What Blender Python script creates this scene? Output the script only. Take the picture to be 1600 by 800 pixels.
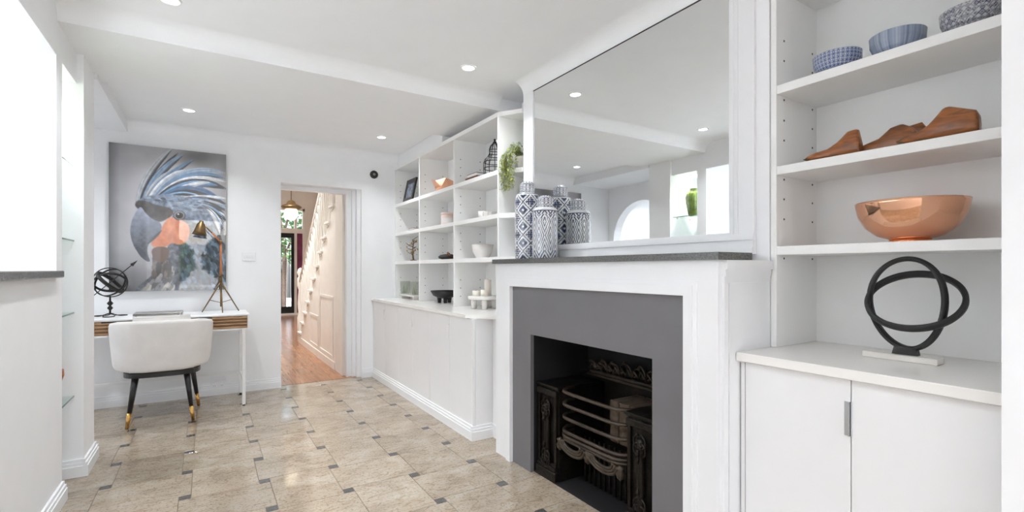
import bpy, bmesh, math, random
import numpy as np
from mathutils import Vector, Matrix, noise as mnoise
for o in list(bpy.data.objects): bpy.data.objects.remove(o)
S = bpy.context.scene
COL = S.collection
PI = math.pi
R = random.Random(7)

# ------------------------------------------------------------------ camera
F, HY, TH, CH = 757.0, 421.0, 0.56277, 1.17
cam = bpy.data.cameras.new('camera'); cam_o = bpy.data.objects.new('camera', cam); COL.objects.link(cam_o)
cam.sensor_fit = 'HORIZONTAL'; cam.sensor_width = 36.0; cam.lens = 36.0 * F / 1600.0
cam.shift_y = (HY - 400) / 1600.0; cam.clip_start = 0.02
cam_o.location = (0, 0, CH); cam_o.rotation_euler = (PI / 2, 0, -TH)
S.camera = cam_o
# ------------------------------------------------------------------ world, lights, exposure
w = bpy.data.worlds.new('sky'); S.world = w; w.use_nodes = True
nt = w.node_tree; bg = nt.nodes['Background']
sky = nt.nodes.new('ShaderNodeTexSky'); sky.sky_type = 'NISHITA'; sky.sun_disc = False
sky.sun_elevation = math.radians(50); sky.sun_rotation = math.radians(200); sky.dust_density = 3.0; sky.air_density = 0.8
hs = nt.nodes.new('ShaderNodeHueSaturation'); hs.inputs['Saturation'].default_value = 0.65
nt.links.new(sky.outputs[0], hs.inputs['Color']); nt.links.new(hs.outputs[0], bg.inputs[0]); bg.inputs[1].default_value = 0.6
S.view_settings.view_transform = 'Standard'; S.view_settings.look = 'None'
S.view_settings.gamma = 1.0; S.view_settings.use_curve_mapping = False
S.view_settings.exposure = 0.28
sun = bpy.data.lights.new('sun', 'SUN'); sun.energy = 25.0; sun.angle = .01; sun.color = (1, .985, .97)
sun_o = bpy.data.objects.new('sun', sun); COL.objects.link(sun_o); sun_o.rotation_euler = Vector((.62, .22, .75)).to_track_quat('Z', 'Y').to_euler()
S.cycles.max_bounces = 10; S.cycles.diffuse_bounces = 6; S.cycles.glossy_bounces = 5; S.cycles.transmission_bounces = 6

ROOM_Y0 = -3.2                       # rear wall with the garden doors
def window_light(name, loc, rot, sx, sy, portal=True, power=0):
    l = bpy.data.lights.new(name, 'AREA'); l.shape = 'RECTANGLE'; l.size = sx; l.size_y = sy; l.energy = power
    l.cycles.is_portal = portal
    o = bpy.data.objects.new(name, l); COL.objects.link(o); o.location = loc; o.rotation_euler = rot
    return o
window_light('garden_door_portal', (0.325, ROOM_Y0 - 0.02, 1.2), (-PI / 2, 0, PI), 1.85, 2.4)
window_light('front_door_portal', (1.55, 13.46, 1.4), (-PI / 2, 0, 0), 1.1, 2.6)

# ------------------------------------------------------------------ helpers
class MB:
    """collects world-space geometry for ONE mesh object"""
    def __init__(s): s.v = []; s.f = []; s.sm = []; s.c = None
    def add(s, vs, fs, smooth=False):
        b = len(s.v); s.v += [tuple(p) for p in vs]; s.f += [tuple(i + b for i in q) for q in fs]; s.sm += [smooth] * len(fs)
        return s
    def box(s, x0, x1, y0, y1, z0, z1, bev=0.0):
        x0, x1 = min(x0, x1), max(x0, x1); y0, y1 = min(y0, y1), max(y0, y1); z0, z1 = min(z0, z1), max(z0, z1)
        if bev <= 0:
            vs = [(x, y, z) for x in (x0, x1) for y in (y0, y1) for z in (z0, z1)]
            return s.add(vs, [(0, 1, 3, 2), (4, 6, 7, 5), (0, 4, 5, 1), (2, 3, 7, 6), (0, 2, 6, 4), (1, 5, 7, 3)])
        b = min(bev, (x1 - x0) * .45, (y1 - y0) * .45, (z1 - z0) * .45)
        bm = bmesh.new(); bmesh.ops.create_cube(bm, size=1)
        for q in bm.verts: q.co = Vector(((x0 + x1) / 2 + q.co.x * (x1 - x0), (y0 + y1) / 2 + q.co.y * (y1 - y0), (z0 + z1) / 2 + q.co.z * (z1 - z0)))
        bmesh.ops.bevel(bm, geom=bm.edges[:], offset=b, segments=1, affect='EDGES')
        return s.bm(bm)
    def bm(s, bm, smooth=False):
        bm.verts.index_update()
        s.add([q.co[:] for q in bm.verts], [[q.index for q in f.verts] for f in bm.faces], smooth); bm.free(); return s
    def tube(s, pts, r, n=8, closed=False, caps=True, smooth=True, flat=None, up=None):
        """tube through pts; r scalar or list; flat=(a,b) elliptical section scale"""
        P = [Vector(p) for p in pts]; N = len(P); rr = r if isinstance(r, (list, tuple)) else [r] * N
        vs = []; prev = None
        for i in range(N):
            if closed: t = (P[(i + 1) % N] - P[i - 1])
            else: t = P[min(i + 1, N - 1)] - P[max(i - 1, 0)]
            t = t.normalized() if t.length > 1e-9 else Vector((0, 0, 1))
            if up is not None: a = Vector(up(i) if callable(up) else up)
            elif prev is None: a = Vector((0, 0, 1)) if abs(t.z) < .9 else Vector((1, 0, 0))
            else: a = prev
            a = (a - t * a.dot(t)).normalized(); prev = a; b = t.cross(a)
            for k in range(n):
                an = 2 * PI * (k + .5) / n
                fx, fy = flat if flat else (1, 1)
                vs.append(P[i] + a * math.cos(an) * rr[i] * fx + b * math.sin(an) * rr[i] * fy)
        fs = []
        M = N if closed else N - 1
        for i in range(M):
            j = (i + 1) % N
            for k in range(n): fs.append((i * n + k, i * n + (k + 1) % n, j * n + (k + 1) % n, j * n + k))
        if not closed and caps: fs += [tuple(range(n - 1, -1, -1)), tuple((N - 1) * n + k for k in range(n))]
        return s.add(vs, fs, smooth)
    def lathe(s, prof, c, n=32, smooth=True, cap0=True, cap1=True):
        vs = []; fs = []
        for (r, z) in prof:
            for k in range(n): vs.append((c[0] + r * math.cos(2 * PI * k / n), c[1] + r * math.sin(2 * PI * k / n), c[2] + z))
        for i in range(len(prof) - 1):
            for k in range(n): fs.append((i * n + k, i * n + (k + 1) % n, (i + 1) * n + (k + 1) % n, (i + 1) * n + k))
        if cap0: fs.append(tuple(range(n - 1, -1, -1)))
        if cap1: fs.append(tuple((len(prof) - 1) * n + k for k in range(n)))
        return s.add(vs, fs, smooth)
    def prism(s, poly, axis, a, b, smooth=False):
        """extrude 2D polygon along axis: 'z' poly=(x,y); 'y' poly=(x,z); 'x' poly=(y,z)"""
        def m(p, q): return {'z': (p[0], p[1], q), 'y': (p[0], q, p[1]), 'x': (q, p[0], p[1])}[axis]
        n = len(poly); vs = [m(p, a) for p in poly] + [m(p, b) for p in poly]
        fs = [tuple(range(n)), tuple(range(2 * n - 1, n - 1, -1))] + [(i, i + n, (i + 1) % n + n, (i + 1) % n) for i in range(n)]
        return s.add(vs, fs, smooth)
    def xf(s, M, start=0):
        for i in range(start, len(s.v)): s.v[i] = tuple(M @ Vector(s.v[i]))
        return s
    def build(s, name, mat, parent=None, kind=None, label=None, fixn=True):
        me = bpy.data.meshes.new(name)
        off = parent.location if parent is not None else Vector((0, 0, 0))
        if parent is not None and parent.parent is not None: off = off + parent.parent.location
        me.from_pydata([(x - off.x, y - off.y, z - off.z) for x, y, z in s.v], [], s.f)
        if fixn:
            b = bmesh.new(); b.from_mesh(me); bmesh.ops.recalc_face_normals(b, faces=b.faces[:]); b.to_mesh(me); b.free()
        me.polygons.foreach_set('use_smooth', s.sm)
        if s.c is not None:
            at = me.color_attributes.new('print', 'FLOAT_COLOR', 'POINT')
            a = np.ones((len(s.v), 4), dtype=np.float32); a[:, :3] = s.c; at.data.foreach_set('color', a.ravel())
        me.materials.append(MAT[mat] if isinstance(mat, str) else mat)
        o = bpy.data.objects.new(name, me); COL.objects.link(o)
        if parent is not None: o.parent = parent
        if kind: o['kind'] = kind
        if label: o['label'] = label
        return o
def thing(name, label, cat, loc, group=None):
    o = bpy.data.objects.new(name, None); COL.objects.link(o); o.location = loc; o.empty_display_size = .1
    o['label'] = label; o['category'] = cat
    if group: o['group'] = group
    return o
def tag(o, label, cat, group=None):
    o['label'] = label; o['category'] = cat
    if group: o['group'] = group
    return o
def struct(o, label=None):
    o['kind'] = 'structure'
    if label: o['label'] = label
    return o
def B(*a): return MB().box(*a)
def lin(c): return tuple(((x / 255 + .055) / 1.055) ** 2.4 if x / 255 > .04045 else x / 255 / 12.92 for x in c)
# pixel direction of the photograph -> world ray; depth always comes from a plane the thing touches
_s, _c = math.sin(TH), math.cos(TH)
def ray(u, v=421): l = (u - 800) / F; return (_s + l * _c, _c - l * _s, (HY - v) / F)
def onX(u, v, X): r = ray(u, v); t = X / r[0]; return Vector((X, r[1] * t, CH + r[2] * t))
def onY(u, v, Y): r = ray(u, v); t = Y / r[1]; return Vector((r[0] * t, Y, CH + r[2] * t))

# ------------------------------------------------------------------ materials
MAT = {}
def mat(name, col, rough=.5, metal=0, var=.03, vscale=6, bump=0, bscale=40, spec=.5, coat=0, **kw):
    m = bpy.data.materials.new(name); m.use_nodes = True; n = m.node_tree.nodes; L = m.node_tree.links
    p = n['Principled BSDF']; p.inputs['Roughness'].default_value = rough; p.inputs['Metallic'].default_value = metal
    p.inputs['Specular IOR Level'].default_value = spec; p.inputs['Coat Weight'].default_value = coat; p.inputs['Coat Roughness'].default_value = .03
    c = lin(col); tc = n.new('ShaderNodeTexCoord'); nz = n.new('ShaderNodeTexNoise'); nz.inputs['Scale'].default_value = vscale; nz.inputs['Detail'].default_value = 4
    L.new(tc.outputs['Object'], nz.inputs['Vector'])
    rp = n.new('ShaderNodeValToRGB'); L.new(nz.outputs[0], rp.inputs[0]); rp.color_ramp.elements[0].position = .3; rp.color_ramp.elements[1].position = .7
    rp.color_ramp.elements[0].color = tuple(max(0, x * (1 - var)) for x in c) + (1,); rp.color_ramp.elements[1].color = tuple(min(1, x * (1 + var)) for x in c) + (1,)
    L.new(rp.outputs[0], p.inputs['Base Color'])
    if bump:
        bz = n.new('ShaderNodeTexNoise'); bz.inputs['Scale'].default_value = bscale; bz.inputs['Detail'].default_value = 3; L.new(tc.outputs['Object'], bz.inputs['Vector'])
        bp = n.new('ShaderNodeBump'); bp.inputs['Strength'].default_value = bump; bp.inputs['Distance'].default_value = .01; L.new(bz.outputs[0], bp.inputs['Height']); L.new(bp.outputs[0], p.inputs['Normal'])
    for k, v in kw.items(): p.inputs[k.replace('_', ' ')].default_value = v
    MAT[name] = m; return m
mat('wall_paint', (246, 247, 249), .55, var=.012, bump=.02, bscale=120)
mat('ceiling_paint', (247, 248, 249), .7, var=.01)
mat('trim_paint', (241, 242, 244), .35, var=.01)
mat('cabinet_white', (240, 240, 241), .4, var=.01)
mat('shelf_white', (245, 245, 244), .42, var=.01)
mat('counter_white', (243, 241, 238), .2, var=.015, vscale=3)
mat('surround_grey', (112, 110, 113), .55, var=.05, vscale=4)
mat('soot', (14, 14, 17), .8, var=.3, vscale=12)
mat('cast_iron', (40, 36, 33), .42, .75, var=.35, vscale=14, bump=.25, bscale=60)
mat('rusty_iron', (70, 60, 51), .45, .5, var=.35, vscale=10, bump=.2)
mat('firebrick', (80, 66, 53), .85, var=.25, vscale=9, bump=.5, bscale=30)
mat('granite_dark', (92, 92, 90), .25, var=.55, vscale=160)
mat('mirror', (236, 238, 238), .0, 1.0, var=.0, vscale=2)
mat('copper', (242, 186, 152), .09, 1.0, var=.03, vscale=5)
mat('copper_dark', (190, 118, 80), .2, 1.0, var=.1)
mat('black_matte', (34, 33, 34), .5, var=.15, vscale=20, bump=.15, bscale=90)
mat('black_wood', (30, 28, 28), .35, var=.2, vscale=15)
mat('black_wire', (32, 30, 30), .45, .3)
mat('gold', (205, 160, 92), .25, 1.0, var=.06)
mat('brass_aged', (122, 98, 66), .4, .8, var=.2, vscale=30)
mat('velvet', (226, 222, 219), .9, var=.05, vscale=7, bump=.12, bscale=200, Sheen_Weight=.35)
mat('white_metal', (240, 240, 240), .35)
mat('desk_white', (242, 242, 242), .3)
mat('aluminium', (205, 208, 212), .3, 1.0, var=.05)
mat('laptop_grey', (150, 148, 145), .35, .6)
mat('dark_plastic', (40, 39, 38), .5)
mat('white_plastic', (243, 244, 246), .3)
mat('ceramic_white', (240, 236, 232), .25)
mat('candle_pink', (240, 215, 205), .5)
mat('candle_wax', (245, 238, 228), .5, Subsurface_Weight=.1)
mat('rim_blue', (70, 82, 110), .3)
mat('leaf_yellow', (158, 164, 70), .5, var=.35, vscale=40)
mat('leaf_green', (62, 104, 44), .6, var=.5, vscale=3)
mat('leaf_deep', (40, 78, 40), .6, var=.5, vscale=3)
mat('bark', (84, 70, 60), .9, var=.3)
mat('green_glaze', (104, 124, 48), .18, var=.45, vscale=18, coat=.5)
mat('hall_wall', (228, 222, 214), .6)
mat('hall_paint', (236, 231, 224), .4)
mat('iron_black', (22, 24, 28), .4, .3)
mat('curtain_plum', (132, 62, 96), .8, var=.3)
mat('lawn', (96, 120, 70), .9, var=.3)
mat('paving', (226, 226, 226), .8, var=.1)
mat('grout', (120, 108, 94), .9, var=.1)
mat('photo_paper', (120, 132, 150), .2, var=.5, vscale=30)
mat('book_brown', (112, 78, 60), .6, var=.15)
mat('book_black', (46, 42, 42), .5)
mat('branch', (120, 98, 74), .8, var=.3)
mat('plant_grass', (170, 180, 150), .6, var=.3)

def wood(name, c1, c2, axis=1, scale=1.0, rough=.4, stretch=14):
    m = bpy.data.materials.new(name); m.use_nodes = True; n = m.node_tree.nodes; L = m.node_tree.links; p = n['Principled BSDF']; p.inputs['Roughness'].default_value = rough
    tc = n.new('ShaderNodeTexCoord'); mp = n.new('ShaderNodeMapping'); L.new(tc.outputs['Object'], mp.inputs[0])
    sc = [stretch * scale] * 3; sc[axis] = scale; mp.inputs['Scale'].default_value = sc
    oi = n.new('ShaderNodeObjectInfo'); ml = n.new('ShaderNodeMath'); ml.operation = 'MULTIPLY'; ml.inputs[1].default_value = 37; L.new(oi.outputs['Random'], ml.inputs[0])
    L.new(ml.outputs[0], mp.inputs['Location'])
    nz = n.new('ShaderNodeTexNoise'); nz.inputs['Scale'].default_value = 2.5; nz.inputs['Detail'].default_value = 6; nz.inputs['Distortion'].default_value = 1.2; L.new(mp.outputs[0], nz.inputs[0])
    rp = n.new('ShaderNodeValToRGB'); rp.color_ramp.elements[0].position = .3; rp.color_ramp.elements[1].position = .72
    rp.color_ramp.elements[0].color = lin(c1) + (1,); rp.color_ramp.elements[1].color = lin(c2) + (1,); L.new(nz.outputs[0], rp.inputs[0])
    hv = n.new('ShaderNodeHueSaturation'); mr = n.new('ShaderNodeMapRange'); mr.inputs[3].default_value = .88; mr.inputs[4].default_value = 1.08; L.new(oi.outputs['Random'], mr.inputs[0]); L.new(mr.outputs[0], hv.inputs['Value'])
    L.new(rp.outputs[0], hv.inputs['Color']); L.new(hv.outputs[0], p.inputs['Base Color']); MAT[name] = m
wood('hall_timber', (138, 92, 62), (172, 124, 90), 1, 1.2, .22)
wood('oak_slat', (150, 112, 78), (196, 158, 120), 0, 2, .5)
wood('last_wood', (100, 56, 26), (160, 96, 46), 1, 5, .35, 5)
wood('lamp_wood', (170, 96, 48), (206, 128, 70), 2, 6, .4, 5)

def granite_tile():
    m = bpy.data.materials.new('granite_tile'); m.use_nodes = True; n = m.node_tree.nodes; L = m.node_tree.links; p = n['Principled BSDF']
    p.inputs['Roughness'].default_value = .09; p.inputs['Specular IOR Level'].default_value = .55
    tc = n.new('ShaderNodeTexCoord'); oi = n.new('ShaderNodeObjectInfo')
    vm = n.new('ShaderNodeVectorMath'); vm.operation = 'MULTIPLY_ADD'; vm.inputs[1].default_value = (1, 1, 1)
    cb = n.new('ShaderNodeCombineXYZ'); ml = n.new('ShaderNodeMath'); ml.operation = 'MULTIPLY'; ml.inputs[1].default_value = 53
    L.new(oi.outputs['Random'], ml.inputs[0]); L.new(ml.outputs[0], cb.inputs[0]); L.new(ml.outputs[0], cb.inputs[1])
    L.new(tc.outputs['Object'], vm.inputs[0]); L.new(cb.outputs[0], vm.inputs[2])
    def nz(scale, det, dist=0, st=None):
        t = n.new('ShaderNodeTexNoise'); t.inputs['Scale'].default_value = scale; t.inputs['Detail'].default_value = det; t.inputs['Distortion'].default_value = dist
        if st:
            mp = n.new('ShaderNodeMapping'); mp.inputs['Scale'].default_value = st; mp.inputs['Rotation'].default_value = (0, 0, .5); L.new(vm.outputs[0], mp.inputs[0]); L.new(mp.outputs[0], t.inputs[0])
        else: L.new(vm.outputs[0], t.inputs[0])
        return t.outputs[0]
    def ramp(src, stops):
        r = n.new('ShaderNodeValToRGB'); L.new(src, r.inputs[0]); e = r.color_ramp.elements
        while len(e) < len(stops): e.new(.5)
        for i, (q, c) in enumerate(stops): e[i].position = q; e[i].color = tuple(c) + (1,)
        return r.outputs[0]
    base = ramp(nz(5, 5, .6), [(.3, lin((154, 139, 122))), (.5, lin((171, 157, 140))), (.72, lin((183, 172, 157)))])
    speck = ramp(nz(75, 4), [(.36, lin((150, 138, 120))), (.46, (1, 1, 1)), (1, (1, 1, 1))])
    speck2 = ramp(nz(190, 2), [(.34, lin((158, 148, 136))), (.44, (1, 1, 1)), (1, (1, 1, 1))])
    vein = ramp(nz(5, 6, 1.0, (1, 3.2, 1)), [(.0, (1, 1, 1)), (.465, (1, 1, 1)), (.5, lin((204, 186, 162))), (.53, (1, 1, 1))])
    def mul(a, b, f=1.0):
        x = n.new('ShaderNodeMix'); x.data_type = 'RGBA'; x.blend_type = 'MULTIPLY'; x.inputs['Factor'].default_value = f; L.new(a, x.inputs[6]); L.new(b, x.inputs[7]); return x.outputs[2]
    c = mul(mul(mul(base, speck, .42), speck2, .4), vein, .6)
    hv = n.new('ShaderNodeHueSaturation'); mr = n.new('ShaderNodeMapRange'); mr.inputs[3].default_value = .9; mr.inputs[4].default_value = 1.06
    L.new(oi.outputs['Random'], mr.inputs[0]); L.new(mr.outputs[0], hv.inputs['Value']); L.new(c, hv.inputs['Color']); L.new(hv.outputs[0], p.inputs['Base Color'])
    MAT['granite_tile'] = m
granite_tile()
mat('granite_inset', (84, 83, 82), .14, var=.5, vscale=120)
mat('marble', (238, 234, 228), .25, var=.06, vscale=9)
def glass(name, col=(1, 1, 1), rough=0):
    m = bpy.data.materials.new(name); m.use_nodes = True; n = m.node_tree.nodes; L = m.node_tree.links; out = n['Material Output']; n.remove(n['Principled BSDF'])
    tr = n.new('ShaderNodeBsdfTransparent'); tr.inputs[0].default_value = tuple(col) + (1,); gl = n.new('ShaderNodeBsdfGlossy'); gl.inputs['Roughness'].default_value = .01
    lw = n.new('ShaderNodeLayerWeight'); lw.inputs[0].default_value = .35; fr = n.new('ShaderNodeMath'); fr.operation = 'MULTIPLY_ADD'; fr.inputs[1].default_value = .3; fr.inputs[2].default_value = .03; L.new(lw.outputs['Facing'], fr.inputs[0]); mx = n.new('ShaderNodeMixShader'); L.new(fr.outputs[0], mx.inputs[0]); L.new(tr.outputs[0], mx.inputs[1]); L.new(gl.outputs[0], mx.inputs[2]); L.new(mx.outputs[0], out.inputs[0])
    MAT[name] = m
glass('pane_glass'); glass('shelf_glass', (.95, .985, .97)); glass('tumbler_glass', (.95, .96, .94))
mat('glass_edge', (62, 120, 104), .15, var=.1)
def printed(name, rough, coat=0, spec=.5):
    m = bpy.data.materials.new(name); m.use_nodes = True; n = m.node_tree.nodes; p = n['Principled BSDF']; p.inputs['Roughness'].default_value = rough; p.inputs['Coat Weight'].default_value = coat; p.inputs['Coat Roughness'].default_value = .01; p.inputs['Coat IOR'].default_value = 1.9
    p.inputs['Specular IOR Level'].default_value = spec
    a = n.new('ShaderNodeVertexColor'); a.layer_name = 'print'; m.node_tree.links.new(a.outputs[0], p.inputs['Base Color']); MAT[name] = m
printed('print_gloss', .45, 1.0); printed('print_ceramic', .22, .4)
def emit(name, col, st):
    m = bpy.data.materials.new(name); m.use_nodes = True; p = m.node_tree.nodes['Principled BSDF']; p.inputs['Base Color'].default_value = tuple(col) + (1,); p.inputs['Emission Color'].default_value = tuple(col) + (1,); p.inputs['Emission Strength'].default_value = st; MAT[name] = m
emit('lamp_globe', (1, .9, .72), 2.0)
emit('led_lens', (1, .97, .92), 12.0)

# ------------------------------------------------------------------ the setting
XL, XLB = -0.62, -1.25                 # left wall face, back of the alcove / arch wall
YB, ZL, ZU, YBEAM, YBEAM2, ZBM = 5.30, 2.45, 2.485, 3.20, 4.08, 2.39
XB_L, XB_R = 2.11, 2.23                # wall behind the left / right bookcases
XR2 = 1.62                             # right pier face near the camera
SXB = 1.82
BX, BY0, BY1 = 1.90, 1.088, 2.86         # chimney breast
P_, B_, OX, OY = 0.3653, 0.052, -0.4584, 4.825
# floor: recessed grout bed + every tile as its own piece
fl = struct(B(-1.3, 2.35, ROOM_Y0, 5.36, -.08, -.0025).build('floor', 'grout'), 'beige polished granite tile floor with small dark inset squares')
X0, X1, Y0, Y1 = -1.28, 2.3, ROOM_Y0 + .02, 5.345
def rect_tile(name, m, xa, xb, ya, yb):
    g = .0014; xa, xb, ya, yb = max(xa + g, X0), min(xb - g, X1), max(ya + g, Y0), min(yb - g, Y1)
    if xb - xa < .012 or yb - ya < .012: return
    if (xb < -.64 and yb < 3.2) or (xb < -1.0 and yb < 3.9) or (xa > 1.72): return          # under walls and cabinets
    cx, cy = (xa + xb) / 2, (ya + yb) / 2; h = .0008
    mb = MB(); hx, hy = (xb - xa) / 2, (yb - ya) / 2
    mb.add([(-hx, -hy, -.01), (hx, -hy, -.01), (hx, hy, -.01), (-hx, hy, -.01), (-hx, -hy, -h), (hx, -hy, -h), (hx, hy, -h), (-hx, hy, -h),
            (-hx + h, -hy + h, 0), (hx - h, -hy + h, 0), (hx - h, hy - h, 0), (-hx + h, hy - h, 0)],
           [(8, 9, 10, 11)] + [(a, (a + 1) % 4, (a + 1) % 4 + 4, a + 4) for a in range(4)] + [(a + 4, (a + 1) % 4 + 4, (a + 1) % 4 + 8, a + 8) for a in range(4)])
    o = mb.build(name, m, None, fixn=False); o.parent = fl; o.location = (cx, cy, 0)
b2 = B_ / 2
for i in range(-3, 9):
    for j in range(-3, 24):
        x, y = OX + P_ * i, OY - P_ * j
        rect_tile('inset_tile', 'granite_inset', x - b2, x + b2, y - b2, y + b2)
        plus = (i + j) % 2 == 1            # far joint leaves the inset on its left edge
        # tile on the far right (+x,+y) of this inset
        if plus: rect_tile('tile', 'granite_tile', x - b2, x + P_ + b2, y + b2, y + P_ - b2)
        else: rect_tile('tile', 'granite_tile', x + b2, x + P_ - b2, y - b2, y + P_ + b2)
# back wall with the doorway
DX0, DX1, DZ = .627, 1.42, 2.035
wb = MB(); wb.box(-2.6, DX0, YB, 5.5, 0, 3.3); wb.box(DX1, 2.6, YB, 5.5, 0, 3.3); wb.box(DX0, DX1, YB, 5.5, DZ, 3.3)
struct(wb.build('wall_back', 'wall_paint'), 'white back wall with the painting and the hall doorway')
# right walls
wr = MB(); wr.box(XB_L, 2.35, 1.9, YB, 0, 2.7); struct(wr.build('wall_right', 'wall_paint'))
wr = MB(); wr.box(XB_R, 2.35, .2, 1.9, 0, 2.7); struct(wr.build('wall_right_front', 'wall_paint'))
wr = MB(); wr.box(XR2, 2.35, ROOM_Y0, .358, 0, 2.7); struct(wr.build('wall_pier', 'wall_paint'), 'plain white wall pier at the end of the shelves')
# left wall: half wall, header, post, niche sides, pier
wl = MB(); wl.box(XLB, XL, .9, 3.19, 0, 1.13); wl.box(XLB, XL, ROOM_Y0, .9, 0, 2.7); wl.box(XLB, XL, .9, 3.19, 2.22, 2.7)
wl.box(XLB, XL, 3.19, 3.30, 0, 2.7); wl.box(XLB, XL, 3.30, 3.63, 2.22, 2.7); wl.box(XLB, -1.0, 3.30, 3.63, 0, 2.22)
wl.box(XLB, -.59, 3.63, 3.93, 0, 2.7)
struct(wl.build('wall_left', 'wall_paint'), 'white left wall with pass-through opening and glass shelf niche')
wk = MB(); wk.box(-2.6, XLB - .6, ROOM_Y0, 3.3, 0, 2.7); wk.box(XLB - .6, XLB, 3.19, 3.3, 0, 2.7); wk.box(XLB - .6, XLB, .8, .9, 0, 2.7); wk.box(XLB - .6, XLB, .9, 3.19, 2.22, 2.7); wk.box(XLB - .6, XLB, .9, 3.19, 0, 1.1)
struct(wk.build('wall_alcove', 'wall_paint'))
# nook: wall with an arch, beam along its edge
aw = MB(); ys, ye, zs, ar = 4.12, 5.2, 1.58, .54; cyA = (ys + ye) / 2
outer = [(3.93, 0), (3.93, 2.7), (5.3, 2.7), (5.3, 0), (ye, 0)] + [(cyA + ar * math.cos(a), zs + ar * math.sin(a)) for a in np.linspace(0, PI, 25)] + [(ys, 0)]
aw.prism(outer, 'x', XLB - .14, XLB); struct(aw.build('wall_arch', 'wall_paint'), 'white wall with a round-headed arch left of the desk')
aw = MB(); aw.box(-2.6, -2.5, 3.3, 5.3, 0, 2.7); aw.box(-2.5, XLB - .14, 3.8, 3.93, 0, 2.7); struct(aw.build('wall_far_room', 'wall_paint'))
bt = B(-2.6, XLB, 3.9, 5.3, -.06, -.001).build('floor_far_room', 'paving'); struct(bt)
struct(B(XLB, -.575, 3.932, YB, 2.355, 2.7).build('trim_1', 'wall_paint'), 'dropped soffit over the desk nook')
# ceilings
def cove(m, fixed, axis, sgn, ztop, a, b, r=.07, n=14):
    """concave plaster cove between a vertical plane (x or y = fixed) and the ceiling"""
    pts = [(fixed, ztop), (fixed + sgn * r, ztop)] + [(fixed + sgn * r * (1 - math.sin(t)), ztop - r * (1 - math.cos(t))) for t in np.linspace(0, PI / 2, n)[1:]]
    m.prism(pts, 'y' if axis == 'x' else 'x', a, b, False)
struct(B(-2.6, 2.35, YBEAM2, YB, ZL, 2.7).build('ceiling', 'ceiling_paint'), 'lower white ceiling over the desk end')
struct(B(-2.6, 2.35, ROOM_Y0, YBEAM, ZU, 2.7).build('ceiling_front', 'ceiling_paint'), 'higher white ceiling in front of the beam step')
struct(B(XL, XB_L, YBEAM, YBEAM2, ZBM, 2.7).build('trim_6', 'ceiling_paint'), 'wide shallow downstand beam across the ceiling')
cv_ = MB(); cove(cv_, YBEAM, 'y', -1, ZU, XL, 1.9, .085); struct(cv_.build('trim_7', 'ceiling_paint'))
cv_ = MB(); cove(cv_, YB, 'y', -1, ZL, -.575, SXB, .10); struct(cv_.build('trim_8', 'wall_paint'))
cv_ = MB(); cove(cv_, BX, 'x', -1, ZU, BY0, BY1, .09); struct(cv_.build('trim_2', 'ceiling_paint'))
# rear wall with garden doors (behind the camera)
GX0, GX1, GZ = -.6, 1.25, 2.4
g = MB(); g.box(-2.6, GX0, ROOM_Y0 - .2, ROOM_Y0, 0, 2.7); g.box(GX1, 2.6, ROOM_Y0 - .2, ROOM_Y0, 0, 2.7); g.box(GX0, GX1, ROOM_Y0 - .2, ROOM_Y0, GZ, 2.7)
struct(g.build('wall_rear', 'wall_paint'))
win = MB()
for x in (GX0, (GX0 + GX1) / 2 - .03, GX1 - .06): win.box(x, x + .06, ROOM_Y0 - .12, ROOM_Y0 - .06, 0, GZ)
for z in (0, GZ - .06): win.box(GX0, GX1, ROOM_Y0 - .12, ROOM_Y0 - .06, z, z + .06)
wo = struct(win.build('window_1', 'trim_paint'), 'white framed garden doors')
B(GX0, GX1, ROOM_Y0 - .095, ROOM_Y0 - .09, .06, GZ - .06).build('pane', 'pane_glass', wo)
# door frame of the hall doorway
d = MB(); d.box(1.29, DX1 - .001, 5.43, 5.5, 0, DZ - .001); d.box(DX0 + .001, 1.29, 5.43, 5.5, 1.99, DZ - .001)
d.box(1.345, DX1 - .001, 5.40, 5.43, 0, DZ - .001); d.box(1.38, DX1 - .001, 5.345, 5.40, 0, DZ - .001); d.box(1.29, 1.305, 5.415, 5.43, 0, 1.99)
struct(d.build('door_1', 'trim_paint', None), 'white stepped frame of the hall doorway')
# baseboards
def bb(name, runs):
    """runs: (axis, wallpos, dir, a, b): axis 'x' = wall normal along x"""
    m = MB()
    for ax, p, dr, a, b in runs:
        for t, z0, z1 in ((.022, 0, .06), (.017, .06, .078), (.010, .078, .096)):
            q = p + dr * t
            if ax == 'x': m.box(p, q, a, b, z0, z1)
            else: m.box(a, b, p, q, z0, z1)
    return struct(m.build(name, 'trim_paint'))
bb('baseboard_back', [('y', YB, -1, XLB, DX0), ('y', YB, -1, DX1, 1.53)])
bb('baseboard_left', [('x', XL, 1, ROOM_Y0, 3.30), ('x', -.59, 1, 3.608, 3.952), ('y', 3.63, -1, -.998, -.59), ('y', 3.93, 1, XLB, -.59), ('x', -1.0, 1, 3.30, 3.608)])
bb('baseboard_pier', [('x', XR2, -1, ROOM_Y0, .358)])
# granite ledge of the pass-through
tag(B(XLB, XL + .03, .9, 3.188, 1.1305, 1.164, .004).build('ledge_slab', 'granite_dark'), 'dark speckled granite ledge on the white half wall', 'ledge')

# chimney breast
cb = MB(); cb.box(BX, XB_L - .001, BY0, BY1, 1.206, ZU - .001); cb.box(BX, XB_L - .001, BY0, 1.39, 0, 1.206); cb.box(BX, XB_L - .001, 2.32, BY1, 0, 1.206); cb.box(BX, XB_L - .001, 1.39, 2.32, .80, 1.206)
struct(cb.build('wall_chimney', 'wall_paint'), 'white chimney breast behind the mirror')
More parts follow.
